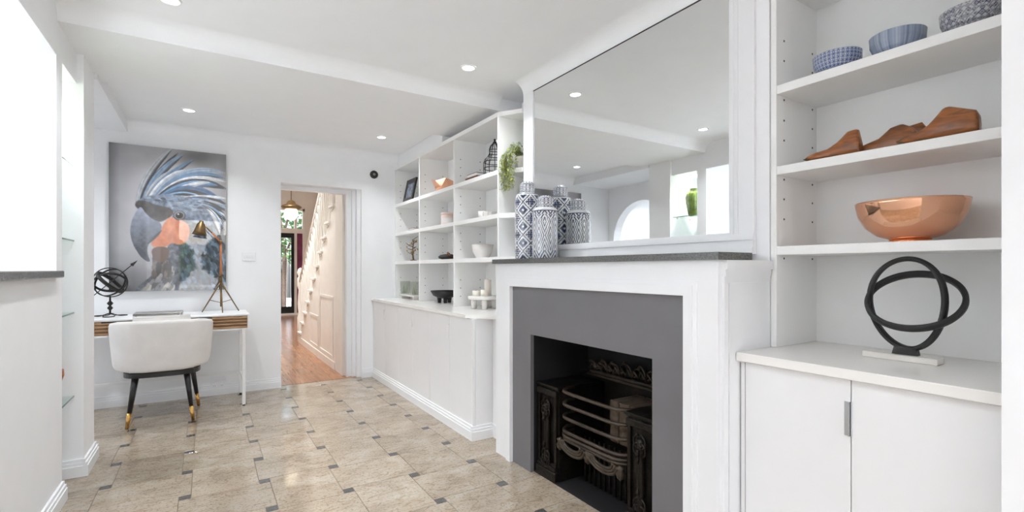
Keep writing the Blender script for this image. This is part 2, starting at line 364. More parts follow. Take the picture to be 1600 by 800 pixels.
# ------------------------------------------------------------------ fireplace surround
FX, FY0, FY1 = 1.57, 1.087, 2.68
GY0, GY1, GZ1 = 1.232, 2.496, 1.068        # grey panel
OY0, OY1, OZ1 = 1.405, 2.307, .795         # opening
fs = thing('fireplace_surround', 'white fireplace surround with flat grey inner panel and thin dark granite mantel', 'fireplace', (FX, 1.87, 0))
fr = MB(); fr.box(FX, BX - .001, FY0, GY0 - .012, 0, 1.2055); fr.box(FX, BX - .001, GY1 + .012, FY1, 0, 1.2055); fr.box(FX, BX - .001, GY0 - .012, GY1 + .012, GZ1 + .012, 1.2055)
fr.build('frame', 'trim_paint', fs)
ml = MB()
for w_, x_ in ((.058, FX - .006), (.040, FX - .013), (.022, FX - .008)):
    e_ = (w_ - .022) * .05; ml.box(x_, FX + .011, GY0 - w_, GY0 - e_, 0, GZ1 + w_); ml.box(x_, FX + .011, GY1 + e_, GY1 + w_, 0, GZ1 + w_); ml.box(x_, FX + .011, GY0 - e_, GY1 + e_, GZ1 + e_, GZ1 + w_)
ml.build('inner_moulding', 'trim_paint', fs)
gp = MB(); gp.box(FX + .0115, FX + .035, GY0 - .011, OY0, 0, GZ1 + .011); gp.box(FX + .0115, FX + .035, OY1, GY1 + .011, 0, GZ1 + .011); gp.box(FX + .0115, FX + .035, OY0, OY1, OZ1, GZ1 + .011)
gp.build('grey_panel', 'surround_grey', fs, label='flat painted mid-grey panel around the fire opening')
mt = MB().prism([(1.545, FY0 - .018), (1.752, FY0 - .018), (1.872, 1.155), (1.872, FY1 + .008), (1.545, FY1 + .008)], 'z', 1.206, 1.233)
mt.build('mantel_shelf', 'granite_dark', fs, label='thin dark speckled granite mantel shelf')
sm = MB()
for w_, z0, z1 in ((.016, 1.17, 1.205), (.010, 1.145, 1.17)): sm.box(1.60, BX - .002, FY0 - w_, FY0, z0, z1)
sm.box(1.592, 1.612, FY0 - .010, FY0, 0, 1.145); sm.box(1.63, 1.64, FY0 - .006, FY0, .05, 1.12); sm.box(1.64, BX - .002, FY0 - .006, FY0, 1.11, 1.12)
sm.build('side_moulding', 'trim_paint', fs)
# fire box
fb = MB(); XBK = 2.02
fb.box(FX + .036, XBK, OY1 + .004, OY1 + .012, 0, OZ1 + .004); fb.box(FX + .036, XBK, OY0 - .014, OY0 - .005, 0, OZ1 + .004); fb.box(XBK, XBK + .01, OY0 - .014, OY1 + .012, 0, OZ1 + .004); fb.box(FX + .036, XBK, OY0 - .014, OY1 + .012, OZ1 - .003, OZ1 + .004)
fb.build('fire_box', 'soot', fs)
B(FX + .036, XBK, OY0 - .004, OY1 + .003, .0005, .004).build('hearth', 'soot', fs)
# cast iron grate
gr = thing('fire_grate', 'ornate black cast iron hob grate inside the fireplace', 'fire grate', (1.7, 1.856, .0045))
GXF = 1.635
def pilaster(ya, yb):
    m = MB(); m.box(GXF, XBK - .005, ya, yb, .0045, .50); m.box(GXF - .006, XBK - .005, ya - .004, yb + .004, .50, .508); m.box(GXF - .016, XBK - .005, ya - .006, yb + .006, .508, .522, .003)
    h = m.build('hob', 'cast_iron', gr)
    yc = (ya + yb) / 2; k = MB()
    k.box(GXF - .014, GXF, ya + .012, ya + .03, .08, .47); k.box(GXF - .014, GXF, yb - .03, yb - .012, .08, .47)
    k.tube([(GXF - .012, yc, z) for z in (.10, .14, .2, .3, .38, .42)], [.022, .016, .019, .018, .015, .02], 10)
    k.box(GXF - .03, GXF, ya + .004, yb - .004, .0045, .055, .004); k.box(GXF - .024, GXF, ya + .012, yb - .012, .055, .075, .003); k.box(GXF - .018, GXF, ya + .018, yb - .018, .075, .095, .003)
    k.box(GXF - .022, GXF, ya + .006, yb - .006, .465, .498, .004); k.build('column', 'cast_iron', h)
    for z0 in (.43, .395, .15, .12):   # leaf and scroll relief
        for sg in (-1, 1):
            MB().tube([(GXF - .022, yc + sg * (.008 + .026 * math.sin(a)), z0 - .02 + .03 * math.cos(a)) for a in np.linspace(0, 4.6, 12)], [.007 - .0004 * i for i in range(12)], 6).build('scroll', 'cast_iron', h)
    for z0 in (.36, .335, .19): MB().tube([(GXF - .03, yc, z0 + .018), (GXF - .036, yc, z0), (GXF - .028, yc, z0 - .02)], [.004, .010, .003], 6).build('bell_drop', 'cast_iron', h)
pilaster(2.105, 2.298); pilaster(1.412, 1.598)
cyg = 1.852; hw = .25
def bow(y, d): return d * (1 - min(1, abs((y - cyg) / hw)) ** 9)
for z in (.515, .447, .378, .305):
    pts = [(GXF + .10, cyg - hw, z)] + [(GXF + .055 - bow(y, .075), y, z) for y in np.linspace(cyg - hw, cyg + hw, 21)] + [(GXF + .10, cyg + hw, z)]
    MB().tube(pts, .0095, 8).build('grate_bar', 'rusty_iron', gr)
ap = MB()
for i, (z, d) in enumerate(((.282, .078), (.262, .072))):
    ap.tube([(GXF + .10, cyg - hw, z)] + [(GXF + .055 - bow(y, d), y, z) for y in np.linspace(cyg - hw, cyg + hw, 21)] + [(GXF + .10, cyg + hw, z)], .009, 8)
for cy2 in (cyg - .115, cyg + .115):                     # two festoons
    for r_, zz in ((.10, 0), (.085, .004), (.07, .008)):
        ap.tube([(GXF - .022 - .004 * math.cos(a * 2), cy2 + r_ * math.cos(a), .255 + zz - .06 * (r_ / .1) * math.sin(a)) for a in np.linspace(0, PI, 16)], .0085, 6)
for cy2 in (cyg - .225, cyg, cyg + .225):
    ap.lathe([(0, -.045), (.016, -.03), (.022, -.01), (.014, .005), (.02, .02), (0, .03)], (GXF - .016, cy2, .235), 10)
ap.build('apron', 'rusty_iron', gr)
bk = MB(); bk.box(XBK - .06, XBK - .006, 1.604, 2.10, .0045, .60); bk.box(XBK - .075, XBK - .006, 1.412, 2.298, .5225, .545); bk.build('back_plate', 'cast_iron', gr)
led = MB(); led.box(XBK - .10, XBK - .064, 1.50, 2.21, .545, .562, .004); led.box(XBK - .095, XBK - .064, 1.52, 2.19, .562, .578, .004)
cr = led.build('crest_ledge', 'rusty_iron', gr)
sc = MB()
for k in range(14):
    yc = 1.545 + k * .0475; sg = 1 if k % 2 else -1; hgt = .045 + .022 * math.sin(PI * k / 13) + .008 * (k % 3)
    pts = [(XBK - .085, yc + sg * .026 * math.cos(a) * (1 - a / 8), .58 + hgt * .5 + hgt * .5 * math.sin(a + .6) * (1 - a / 9)) for a in np.linspace(0, 6.4, 18)]
    sc.tube(pts, [.009 - .0003 * i for i in range(18)], 6)
    sc.tube([(XBK - .085, yc - .03, .582), (XBK - .096, yc, .592 + hgt * .5), (XBK - .085, yc + .03, .582)], [.004, .010, .004], 6)
sc.build('crest_scrolls', 'rusty_iron', cr)
for k, (ya, yb) in enumerate(((1.635, 1.70), (1.705, 1.775), (1.78, 1.84))):
    MB().box(GXF + .12, XBK - .065, ya, yb, .29, .50, .004).build('fire_brick', 'firebrick', gr)
ba = MB()
for k in range(12): ba.box(GXF + .13, GXF + .14, 1.62 + k * .038, 1.632 + k * .038, .0045, .255)
ba.build('ash_bars', 'cast_iron', gr)

# ------------------------------------------------------------------ overmantel mirror
MX = 1.892
MY0, MY1, MZ0, MZ1 = 1.253, 2.722, 1.326, 2.388
mi = thing('overmantel_mirror', 'large wall mirror in a plain white frame above the mantel', 'mirror', (1.88, 1.98, 1.2335))
f1 = MB(); FO0, FO1 = 1.142, 2.826
f1.box(1.884, BX - .0005, FO0, MY0, 1.2335, 2.395); f1.box(1.884, BX - .0005, MY1, FO1, 1.2335, 2.395)
f1.box(1.884, BX - .0005, MY0, MY1, 1.2335, MZ0)
f1.build('mirror_frame', 'trim_paint', mi)
f2 = MB()
for x_, z0, z1 in ((1.872, 1.2335, 1.258), (1.878, 1.258, 1.285), (1.874, 1.292, 1.304), (1.880, 1.304, 1.318)): f2.box(x_, 1.8838, FO0, MY1 + .02, z0, z1)
for k_, (a_, b_) in enumerate(((.012, .022), (.034, .042))): f2.box(1.880, 1.8838, MY0 - b_, MY0 - a_, 1.318, 2.394)
f2.build('frame_moulding', 'trim_paint', mi)
B(MX, BX - .0005, MY0, MY1, MZ0, MZ1).build('mirror_glass', 'mirror', mi)
B(MX - .003, BX - .0005, MY0, MY1, MZ1, MZ1 + .004).build('glass_edge_strip', 'dark_plastic', mi)

# ------------------------------------------------------------------ bookcase left of the fireplace
SX = 1.789; YD = [YB - .0005, 4.565, 3.77, 3.027]; YE = BY1 + .002; ZS = [1.879, 1.56, 1.244]; CTL = .855
bc = thing('bookcase', 'white built-in bookcase with four open tiers left of the fireplace', 'bookcase', (1.95, 4.0, CTL))
for k, y in enumerate(YD):
    t = .009
    ya, yb = (y - 2 * t, y) if k == 0 else (y - t, y + t)
    B(SX, XB_L - .0125, ya, yb, CTL, 2.278, .001).build('side_panel', 'shelf_white', bc)
B(XB_L - .012, XB_L - .0005, BY1 + .001, YD[0], CTL, 2.278).build('back_panel', 'shelf_white', bc)
def chamfer(x, z0, z1, y0, over=0.0):       # plan of the last, angled bay
    return MB().prism([(x, y0), (XB_L - .013, y0), (XB_L - .013, YE), (x + .10, YE)], 'z', z0, z1)
for z in ZS:
    for k in range(3): B(SX + .001, XB_L - .0125, YD[k + 1] + .0095, YD[k] - (.0185 if k == 0 else .0095), z - .017, z + .017, .001).build('shelf', 'shelf_white', bc)
    chamfer(SX + .004, z - .017, z + .017, YD[3] - .0095).build('shelf', 'shelf_white', bc)
tp = MB().prism([(SX - .004, YD[0]), (XB_L - .001, YD[0]), (XB_L - .001, YE), (SX + .10, YE), (SX - .004, YD[3])], 'z', 2.278, 2.31); tp.build('top_panel', 'shelf_white', bc)
def holes(xa, xb, yface, sgn, zs):
    m = MB()
    for x in (xa, xb):
        for z in zs: m.box(x - .0035, x + .0035, yface - .001 * (sgn > 0), yface + .001 * (sgn < 0), z - .0035, z + .0035)
    return m
hz = [z0 + d for z0 in (.86, 1.261, 1.577, 1.896) for d in (.08, .15, .22)] 
hm = MB()
for y in YD[:3]: h = holes(SX + .06, XB_L - .07, y - (.0185 if y == YD[0] else .0092), 1, hz); hm.add(h.v, h.f)
hm.build('pin_holes', 'dark_plastic', bc, kind='stuff')
struct(B(SX + .03, XB_L - .001, YBEAM2 + .001, YB - .001, 2.3105, ZL - .001).build('trim_3', 'wall_paint'), 'bulkhead over the bookcase')
# base cabinets under it
CX = 1.545
labels = ['white two-door base cabinet touching the back wall beside the doorway', 'white two-door base cabinet in the middle of the run of three', 'white two-door base cabinet standing next to the fireplace']
YC = [YB - .002, 4.49, 3.72, 2.95]
def cabinet(name, label, xf, xb, y0, y1, ztop, zk, grp=None, hz=None, hm_='aluminium'):
    t = thing(name, label, 'cabinet', (xf, (y0 + y1) / 2, 0), grp)
    m = MB(); m.box(xf + .02, xb, y0 + .001, y1 - .001, .0005, ztop); m.box(xf, xf + .02, y1 - .016, y1 - .001, zk, ztop)
    m.build('body', 'cabinet_white', t); ym = (y0 + y1 - .016) / 2
    for a, b, s in ((y0 + .0025, ym - .0015, 1), (ym + .0015, y1 - .018, -1)):
        dd = B(xf, xf + .019, a, b, zk + .003, ztop - .004, .0012).build('door', 'cabinet_white', t)
        e = b if s == 1 else a
        if hz:
            hb = MB()
            if s == -1: hb.box(xf - .004, xf + .001, e - .001, e + .016, hz[0], hz[1], .001); hb.box(xf - .013, xf - .003, e - .001, e + .001, hz[0], hz[1])
            else: hb.box(xf - .004, xf + .001, e - .003, e + .001, hz[0], hz[1], .001)
            hb.build('handle', hm_, dd, label='slim edge pull')
    return t
for k in range(3): cabinet('base_cabinet', labels[k], CX, XB_L - .001, YC[k + 1], YC[k], .83, .092, 'base cabinets left of the fireplace', (.66, .76), 'white_metal')
ct = MB().prism([(1.525, YB - .0005), (XB_L - .001, YB - .0005), (XB_L - .001, BY1 + .001), (BX - .001, BY1 + .001), (BX - .001, 2.682), (1.74, 2.682), (1.70, 2.80), (1.525, 3.03)], 'z', .8305, CTL - .0005)
tag(ct.build('worktop', 'counter_white'), 'white worktop with chamfered end under the tall bookcase', 'worktop')
fl_ = MB(); fl_.box(1.70, BX - .002, 2.69, 2.948, .0005, .83); fl_.box(1.69, 1.70, 2.69, 2.948, 0.0005, .09)
tag(fl_.build('filler_panel', 'cabinet_white'), 'recessed white filler panel between base cabinet and fireplace', 'panel')
bb('baseboard_right', [('x', CX + .002, -1, 2.95, YB - .022), ('y', 2.95, -1, CX - .020, 1.69)])

# ------------------------------------------------------------------ right-hand unit
SX2, YR0, YR1, CTR = 1.905, .36, 1.086, .862
cabinet('base_cabinet', 'white two-door base cabinet with slim metal pull, right of the fireplace', 1.70, XB_R - .001, YR0 + .002, YR1 - .004, .828, .09, None, (.65, .757))
tag(B(1.672, XB_R - .0005, YR0, YR1 - .001, .829, CTR - .0005, .003).build('worktop', 'counter_white'), 'white worktop carrying the black ring sculpture', 'worktop')
b2c = thing('bookcase', 'white open shelving unit right of the fireplace', 'bookcase', (2.07, .71, CTR))
B(SX2, XB_R - .0125, YR1 - .024, YR1 - .001, CTR, 2.28, .0015).build('side_panel', 'shelf_white', b2c)
B(SX2, XB_R - .0125, YR0 + .0005, YR0 + .018, CTR, 2.28, .0015).build('side_panel', 'shelf_white', b2c)
B(XB_R - .012, XB_R - .0005, YR0 + .0005, YR1 - .001, CTR, 2.28).build('back_panel', 'shelf_white', b2c)
B(SX2, XB_R - .0005, YR0 + .0005, YR1 - .001, 2.2805, 2.31).build('top_panel', 'shelf_white', b2c)
for z in ZS: B(SX2 + .001, XB_R - .0125, YR0 + .0185, YR1 - .0245, z - .017, z + .017, .0015).build('shelf', 'shelf_white', b2c)
hm = MB(); h = holes(SX2 + .055, XB_R - .05, YR1 - .0242, 1, [z0 + d for z0 in (1.261, 1.577, 1.896) for d in (.11, .19)] + [z0 - .03 for z0 in ZS]); hm.add(h.v, h.f)
hm.build('pin_holes', 'dark_plastic', b2c, kind='stuff')
struct(B(SX2 + .02, XB_R - .001, YR0 + .001, YR1 - .001, 2.3105, ZU - .001).build('trim_4', 'wall_paint'))

# ------------------------------------------------------------------ hall beyond the doorway
hf = struct(B(.1, 2.5, 5.36, 13.7, -.08, -.004).build('floor_hall', 'grout'), 'warm timber board floor of the hall')
pw = .13
for k in range(19):
    x = .1 + k * pw; y = 5.362; j = 0
    while y < 13.5:
        ln = [2.1, 3.2, 2.6][(k + j) % 3] if j else [1.2, 2.4, 1.8][k % 3]
        B(x + .0008, min(x + pw - .0008, 2.5), y, min(y + ln - .001, 13.5), -.012, 0).build('plank', 'hall_timber', hf); y += ln; j += 1
hw = MB(); hw.box(0, .1, 5.5, 13.7, 0, 3.2); hw.box(2.5, 2.6, 5.5, 13.7, 0, 5.2); struct(hw.build('wall_hall', 'hall_wall'))
FYD = 13.5
hw = MB(); hw.box(.1, 1.08, FYD, FYD + .2, 0, 5.2); hw.box(2.16, 2.5, FYD, FYD + .2, 0, 5.2); hw.box(1.08, 2.16, FYD, FYD + .2, 2.74, 5.2)
struct(hw.build('wall_front', 'hall_wall'))
struct(B(.1, 2.5, 5.5, 13.7, 3.2, 3.3).build('ceiling_hall', 'ceiling_paint'))
# front door with transom and sidelight
fd = MB()
fd.box(1.08, 1.13, FYD + .02, FYD + .12, 0, 2.74); fd.box(1.915, 1.975, FYD + .02, FYD + .12, 0, 2.74); fd.box(2.11, 2.16, FYD + .02, FYD + .12, 0, 2.74); fd.box(1.08, 2.16, FYD, FYD + .12, 2.10, 2.22); fd.box(1.08, 2.16, FYD + .02, FYD + .12, 2.68, 2.74); fd.box(1.08, 2.16, FYD, FYD + .14, 0, .05)
do = struct(fd.build('door_2', 'hall_paint'), 'glazed front door with a black security grille at the end of the hall')
lf = MB(); lf.box(1.13, 1.20, FYD + .05, FYD + .09, .05, 2.10); lf.box(1.845, 1.915, FYD + .05, FYD + .09, .05, 2.10); lf.box(1.20, 1.845, FYD + .05, FYD + .09, 1.98, 2.10); lf.box(1.20, 1.845, FYD + .05, FYD + .09, .05, .22)
lf.build('door_leaf', 'iron_black', do)
for k in range(7): B(1.25 + k * .09, 1.262 + k * .09, FYD + .055, FYD + .067, .22, 1.98).build('grille_bar', 'iron_black', do)
B(1.20, 1.845, FYD + .075, FYD + .08, .22, 1.98).build('pane', 'pane_glass', do); B(1.13, 2.11, FYD + .075, FYD + .08, 2.22, 2.68).build('pane', 'pane_glass', do)
B(1.975, 2.11, FYD + .06, FYD + .07, .05, 2.10).build('pane', 'curtain_plum', do, label='plum coloured sidelight panel')
# staircase rising towards the doorway
st = thing('staircase', 'white painted staircase with turned balusters along the hall', 'staircase', (1.8, 7.2, 0))
NS, YS, GO, RI, SXX = 11, 8.45, .236, .176, 1.265
for k in range(NS):
    ya = YS - k * GO
    B(SXX - .025, 2.49, ya - GO + .0, ya + .025, (k + 1) * RI - .03, (k + 1) * RI, .003).build('tread', 'hall_paint', st)
    B(SXX + .005, 2.49, ya - .02, ya, k * RI + .001, (k + 1) * RI - .03).build('riser', 'hall_paint', st)
    for q in (.06, .178):
        zb, zt = (k + 1) * RI, (k + 1) * RI + .80 + (q / GO) * RI
        m = MB(); n_ = 8; L_ = zt - zb
        m.lathe([(.018, 0), (.018, .12 * L_), (.011, .15 * L_), (.017, .3 * L_), (.010, .55 * L_), (.016, .78 * L_), (.011, .82 * L_), (.018, .86 * L_), (.018, L_)], (SXX + .03, ya - q, zb), n_)
        m.build('baluster', 'hall_paint', st)
poly = [(YS, .0)] 
for k in range(NS): poly += [(YS - k * GO, (k + 1) * RI - .03), (YS - (k + 1) * GO, (k + 1) * RI - .03)]
poly += [(YS - NS * GO, 0)]
MB().prism(poly, 'x', SXX, SXX + .03).build('side_panel', 'hall_paint', st)
yend = YS - NS * GO
pm = MB()
for (ya, yb, za, zb) in ((5.95, 6.75, .12, .85), (6.85, 7.45, .12, .55)):
    for r_ in ((ya, ya + .03, za, zb), (yb - .03, yb, za, zb), (ya + .03, yb - .03, za, za + .03), (ya + .03, yb - .03, zb - .03, zb)): pm.box(SXX - .008, SXX, *r_)
pm.box(SXX - .012, SXX, yend, YS, 0.0005, .09); pm.box(SXX - .003, SXX, 6.79, 6.81, .1, 1.0)
pm.build('panel_moulding', 'hall_paint', st)
for k in range(NS): y_ = YS - k * GO; MB().tube([(SXX - .006, y_ - .03, (k + 1) * RI - .04), (SXX - .01, y_ - .09, (k + 1) * RI - .075), (SXX - .006, y_ - .15, (k + 1) * RI - .045), (SXX - .008, y_ - .19, (k + 1) * RI - .06)], [.004, .008, .007, .003], 6).build('bracket_scroll', 'hall_paint', st)
MB().tube([(SXX + .03, YS + .02, RI + .80), (SXX + .03, YS - 6 * GO, 7 * RI + .80), (SXX + .03, yend, (NS + 1) * RI + .80)], .03, 8, flat=(.9, 1.1)).build('handrail', 'hall_paint', st)
for (yy, zb, hh) in ((YS + .06, 0.0005, 1.12), (yend + .05, NS * RI, 1.1)):
    MB().lathe([(.05, 0), (.05, .35 * hh), (.03, .4 * hh), (.045, .55 * hh), (.03, .75 * hh), (.05, .8 * hh), (.05, .92 * hh), (.03, .94 * hh), (.055, 1.0 * hh), (.035, 1.05 * hh), (0.005, 1.07 * hh)], (SXX + .03, yy, zb), 12).build('newel_post', 'hall_paint', st)
struct(B(SXX, 2.5, 5.502, yend - .001, 0, 3.2).build('wall_stair_end', 'hall_wall'))
# pendant lantern
px_ = onY(455, 334, 8.1)
pl = thing('pendant_lantern', 'glowing glass globe lantern hanging in the hall', 'lamp', (px_.x, px_.y, 3.2))
MB().lathe([(.0, -.10), (.05, -.088), (.085, -.05), (.10, 0), (.095, .04), (.08, .07)], px_, 20).build('globe', 'lamp_globe', pl)
MB().lathe([(.085, .07), (.125, .085), (.15, .10), (.13, .125), (.07, .15), (.05, .19), (.015, .21), (.0, .22)], px_, 20).build('crown', 'brass_aged', pl)
MB().tube([(px_.x, px_.y, px_.z + .2), (px_.x, px_.y, 3.199)], .006, 6).build('chain', 'brass_aged', pl)
m = MB(); m.lathe([(.125, .075), (.13, .08), (.13, .09), (.125, .095)], px_, 20); m.build('band', 'brass_aged', pl)

# ------------------------------------------------------------------ gardens outside
def tree(name, label, loc, h, r, n, mat_, group, zc=.62, seed=1, squash=1.0):
    rr = random.Random(seed); t = thing(name, label, 'tree', loc, group); m = MB()
    for i in range(n):
        a, b = rr.uniform(0, 2 * PI), math.acos(rr.uniform(-1, 1)); q = r * rr.uniform(.55, 1) ** .6
        c = Vector((loc[0] + q * math.sin(b) * math.cos(a), loc[1] + q * math.sin(b) * math.sin(a), loc[2] + h * zc + q * math.cos(b) * squash))
        d1 = Vector((rr.uniform(-1, 1), rr.uniform(-1, 1), rr.uniform(-.6, .6))).normalized(); d2 = d1.cross(Vector((rr.uniform(-1, 1), rr.uniform(-1, 1), 1))).normalized(); s_ = rr.uniform(.06, .13)
        m.add([c - d1 * s_, c + d2 * s_ * .5, c + d1 * s_, c - d2 * s_ * .5], [(0, 1, 2, 3)])
    m.build('foliage', mat_, t, fixn=False)
    k = MB(); k.tube([(loc[0], loc[1], loc[2]), (loc[0] + .05, loc[1], loc[2] + h * .4), (loc[0] - .05, loc[1] + .1, loc[2] + h * .8)], [.09, .07, .03], 8)
    for i in range(4):
        a = rr.uniform(0, 6.28); k.tube([(loc[0], loc[1], loc[2] + h * (.3 + .1 * i)), (loc[0] + r * .7 * math.cos(a), loc[1] + r * .7 * math.sin(a), loc[2] + h * (.55 + .1 * i))], [.05, .015], 6)
    k.build('trunk', 'bark', t); return t
struct(B(-3, 8, 13.72, 22, -.3, -.02).build('ground_front', 'paving'))
struct(B(-5, 6, -12, ROOM_Y0 - .2, -.2, -.02).build('ground_garden', 'paving'))
tree('street_tree', 'green leafy tree outside the front door, beside the path', (1.95, 16.0, -.02), 3.6, 1.3, 1500, 'leaf_green', 'street trees', .75, 3)
tree('street_tree', 'darker tree further behind the front door glass', (4.2, 19.6, -.02), 4.2, 1.8, 1800, 'leaf_deep', 'street trees', .5, 4)
tree('garden_shrub', 'rounded green shrub reflected in the painting glass', (-1.0, -6.6, -.02), 1.9, .72, 1500, 'leaf_green', 'garden shrubs', .75, 5)
tree('garden_shrub', 'bushy green shrub behind the white garden table', (.62, -7.0, -.02), 2.2, .75, 1500, 'leaf_deep', 'garden shrubs', .7, 6)
tree('garden_shrub', 'pale green shrub beside the garden fence', (2.4, -7.2, -.02), 2.0, .8, 1200, 'leaf_green', 'garden shrubs', .7, 8)
struct(B(-4, 5, -8.6, -8.5, -.02, 2.0).build('wall_garden', 'paving'))
gt = thing('garden_table', 'white slatted garden table on the terrace', 'table', (-.25, -5.0, -.02))
for k in range(6): B(-.75, .35, -5.35 + k * .12, -5.24 + k * .12, .70, .73).build('slat', 'white_metal', gt)
for x in (-.7, .28):
    for y in (-5.3, -4.72): B(x, x + .05, y, y + .05, -.02, .70).build('leg', 'white_metal', gt)

# ------------------------------------------------------------------ downlights
def downlight(label, x, y, z, power, group='ceiling downlights'):
    t = thing('downlight', label, 'downlight', (x, y, z), group)
    MB().lathe([(.052, -.001), (.05, -.006), (.040, -.007), (.038, -.001)], (x, y, z), 28, cap0=False, cap1=False).build('trim_ring', 'white_metal', t)
    MB().lathe([(.038, -.0025), (.001, -.0025)], (x, y, z), 28, cap0=False, cap1=False).build('lens', 'led_lens', t)
    l = bpy.data.lights.new('downlight_lamp', 'AREA'); l.shape = 'DISK'; l.size = .075; l.energy = power; l.color = (.93, .97, 1.0); l.spread = math.radians(126)
    o = bpy.data.objects.new('downlight_lamp', l); COL.objects.link(o); o.location = (x, y, z - .0085)
PW = 5.6
downlight('recessed downlight in the low ceiling above the desk', -.119, 4.676, ZL, PW)
downlight('recessed downlight in the low ceiling near the hall doorway', 1.431, 4.632, ZL, PW * .75)
downlight('recessed downlight in the high ceiling by the pass-through', -.151, 2.885, ZU, PW)
downlight('recessed downlight in the high ceiling in front of the mirror', 1.443, 2.82, ZU, PW)
for lb, x, y in (('added unseen downlight over the mid room on the pass-through side', -.15, 1.4), ('added unseen downlight over the mid room level with the open shelves', -.15, .5),
                 ('added unseen downlight behind the open shelves on the left wall side', -.25, -.6), ('added unseen downlight behind the open shelves on the pier side', .3, -1.3),
                 ('added unseen downlight by the garden doors on the left wall side', -.15, -2.2), ('added unseen downlight by the garden doors on the pier side', .5, -2.4)):
    downlight(lb, x, y, ZU, PW)  # out-of-view downlights, added and placed to balance the room's brightness
downlight('recessed downlight in the pass-through soffit close to the niche', -1.5, 2.6, 2.22, 26, 'alcove lights'); downlight('recessed downlight in the pass-through soffit away from the niche', -1.5, 1.6, 2.22, 26, 'alcove lights')
downlight('small recessed light at the top of the glass shelf niche', -.80, 3.465, 2.22, 7, 'alcove lights')
downlight('recessed light in the room behind the arch', -1.95, 4.7, ZL, 10, 'alcove lights')
downlight('added unseen light in the hall ceiling beside the stairs', .75, 7.2, 3.2, 40, 'hall lights'); downlight('added unseen light in the hall ceiling towards the front door', .9, 10.5, 3.2, 40, 'hall lights')  # both lamps added out of view to brighten the hall and stairs

# ------------------------------------------------------------------ left niche: glass shelves and what they hold
for z, lb in ((.46, 'lowest glass shelf in the narrow wall niche'), (.93, 'second glass shelf from the bottom of the niche'), (1.335, 'third glass shelf from the bottom of the niche'), (1.755, 'top glass shelf in the niche, under the green vase')):
    t = thing('glass_shelf', lb, 'shelf', (-.8, 3.5, z), 'glass shelves in the niche')
    B(-.985, XL - .012, 3.303, 3.627, z - .008, z).build('shelf_pane', 'shelf_glass', t)
    e = MB(); e.box(XL - .012, XL - .010, 3.303, 3.627, z - .008, z); e.build('polished_edge', 'glass_edge', t)
    for x in (-.70, -.92): MB().tube([(x, 3.6285, z - .013), (x, 3.612, z - .013)], .0045, 8).build('shelf_pin', 'gold', t)
v = thing('green_vase', 'tall green glazed vase on the top glass shelf of the niche', 'vase', (-.80, 3.47, 1.755))
MB().lathe([(.05, .0005), (.062, .02), (.088, .16), (.092, .22), (.078, .27), (.05, .29), (.05, .305), (.058, .31), (.05, .31), (.044, .29), (.07, .25), (.08, .2), (.05, .02), (.0, .015)], (-.80, 3.47, 1.755), 28).build('body', 'green_glaze', v)
rg = MB()
for k in range(28): a = 2 * PI * k / 28; rg.tube([(-.80 + r_ * math.cos(a), 3.47 + r_ * math.sin(a), 1.755 + z) for r_, z in ((.062, .02), (.088, .16), (.092, .22), (.078, .27))], .003, 5)
rg.build('ribs', 'green_glaze', v)
cv = thing('copper_goblet', 'small copper cup on the lowest niche shelf', 'cup', (-.70, 3.50, .46))
MB().lathe([(.035, .0005), (.035, .006), (.01, .015), (.01, .08), (.04, .1), (.052, .14), (.05, .17), (.046, .17), (.046, .14), (.03, .105), (0, .1)], (-.70, 3.50, .46), 20).build('bowl', 'copper_dark', cv)

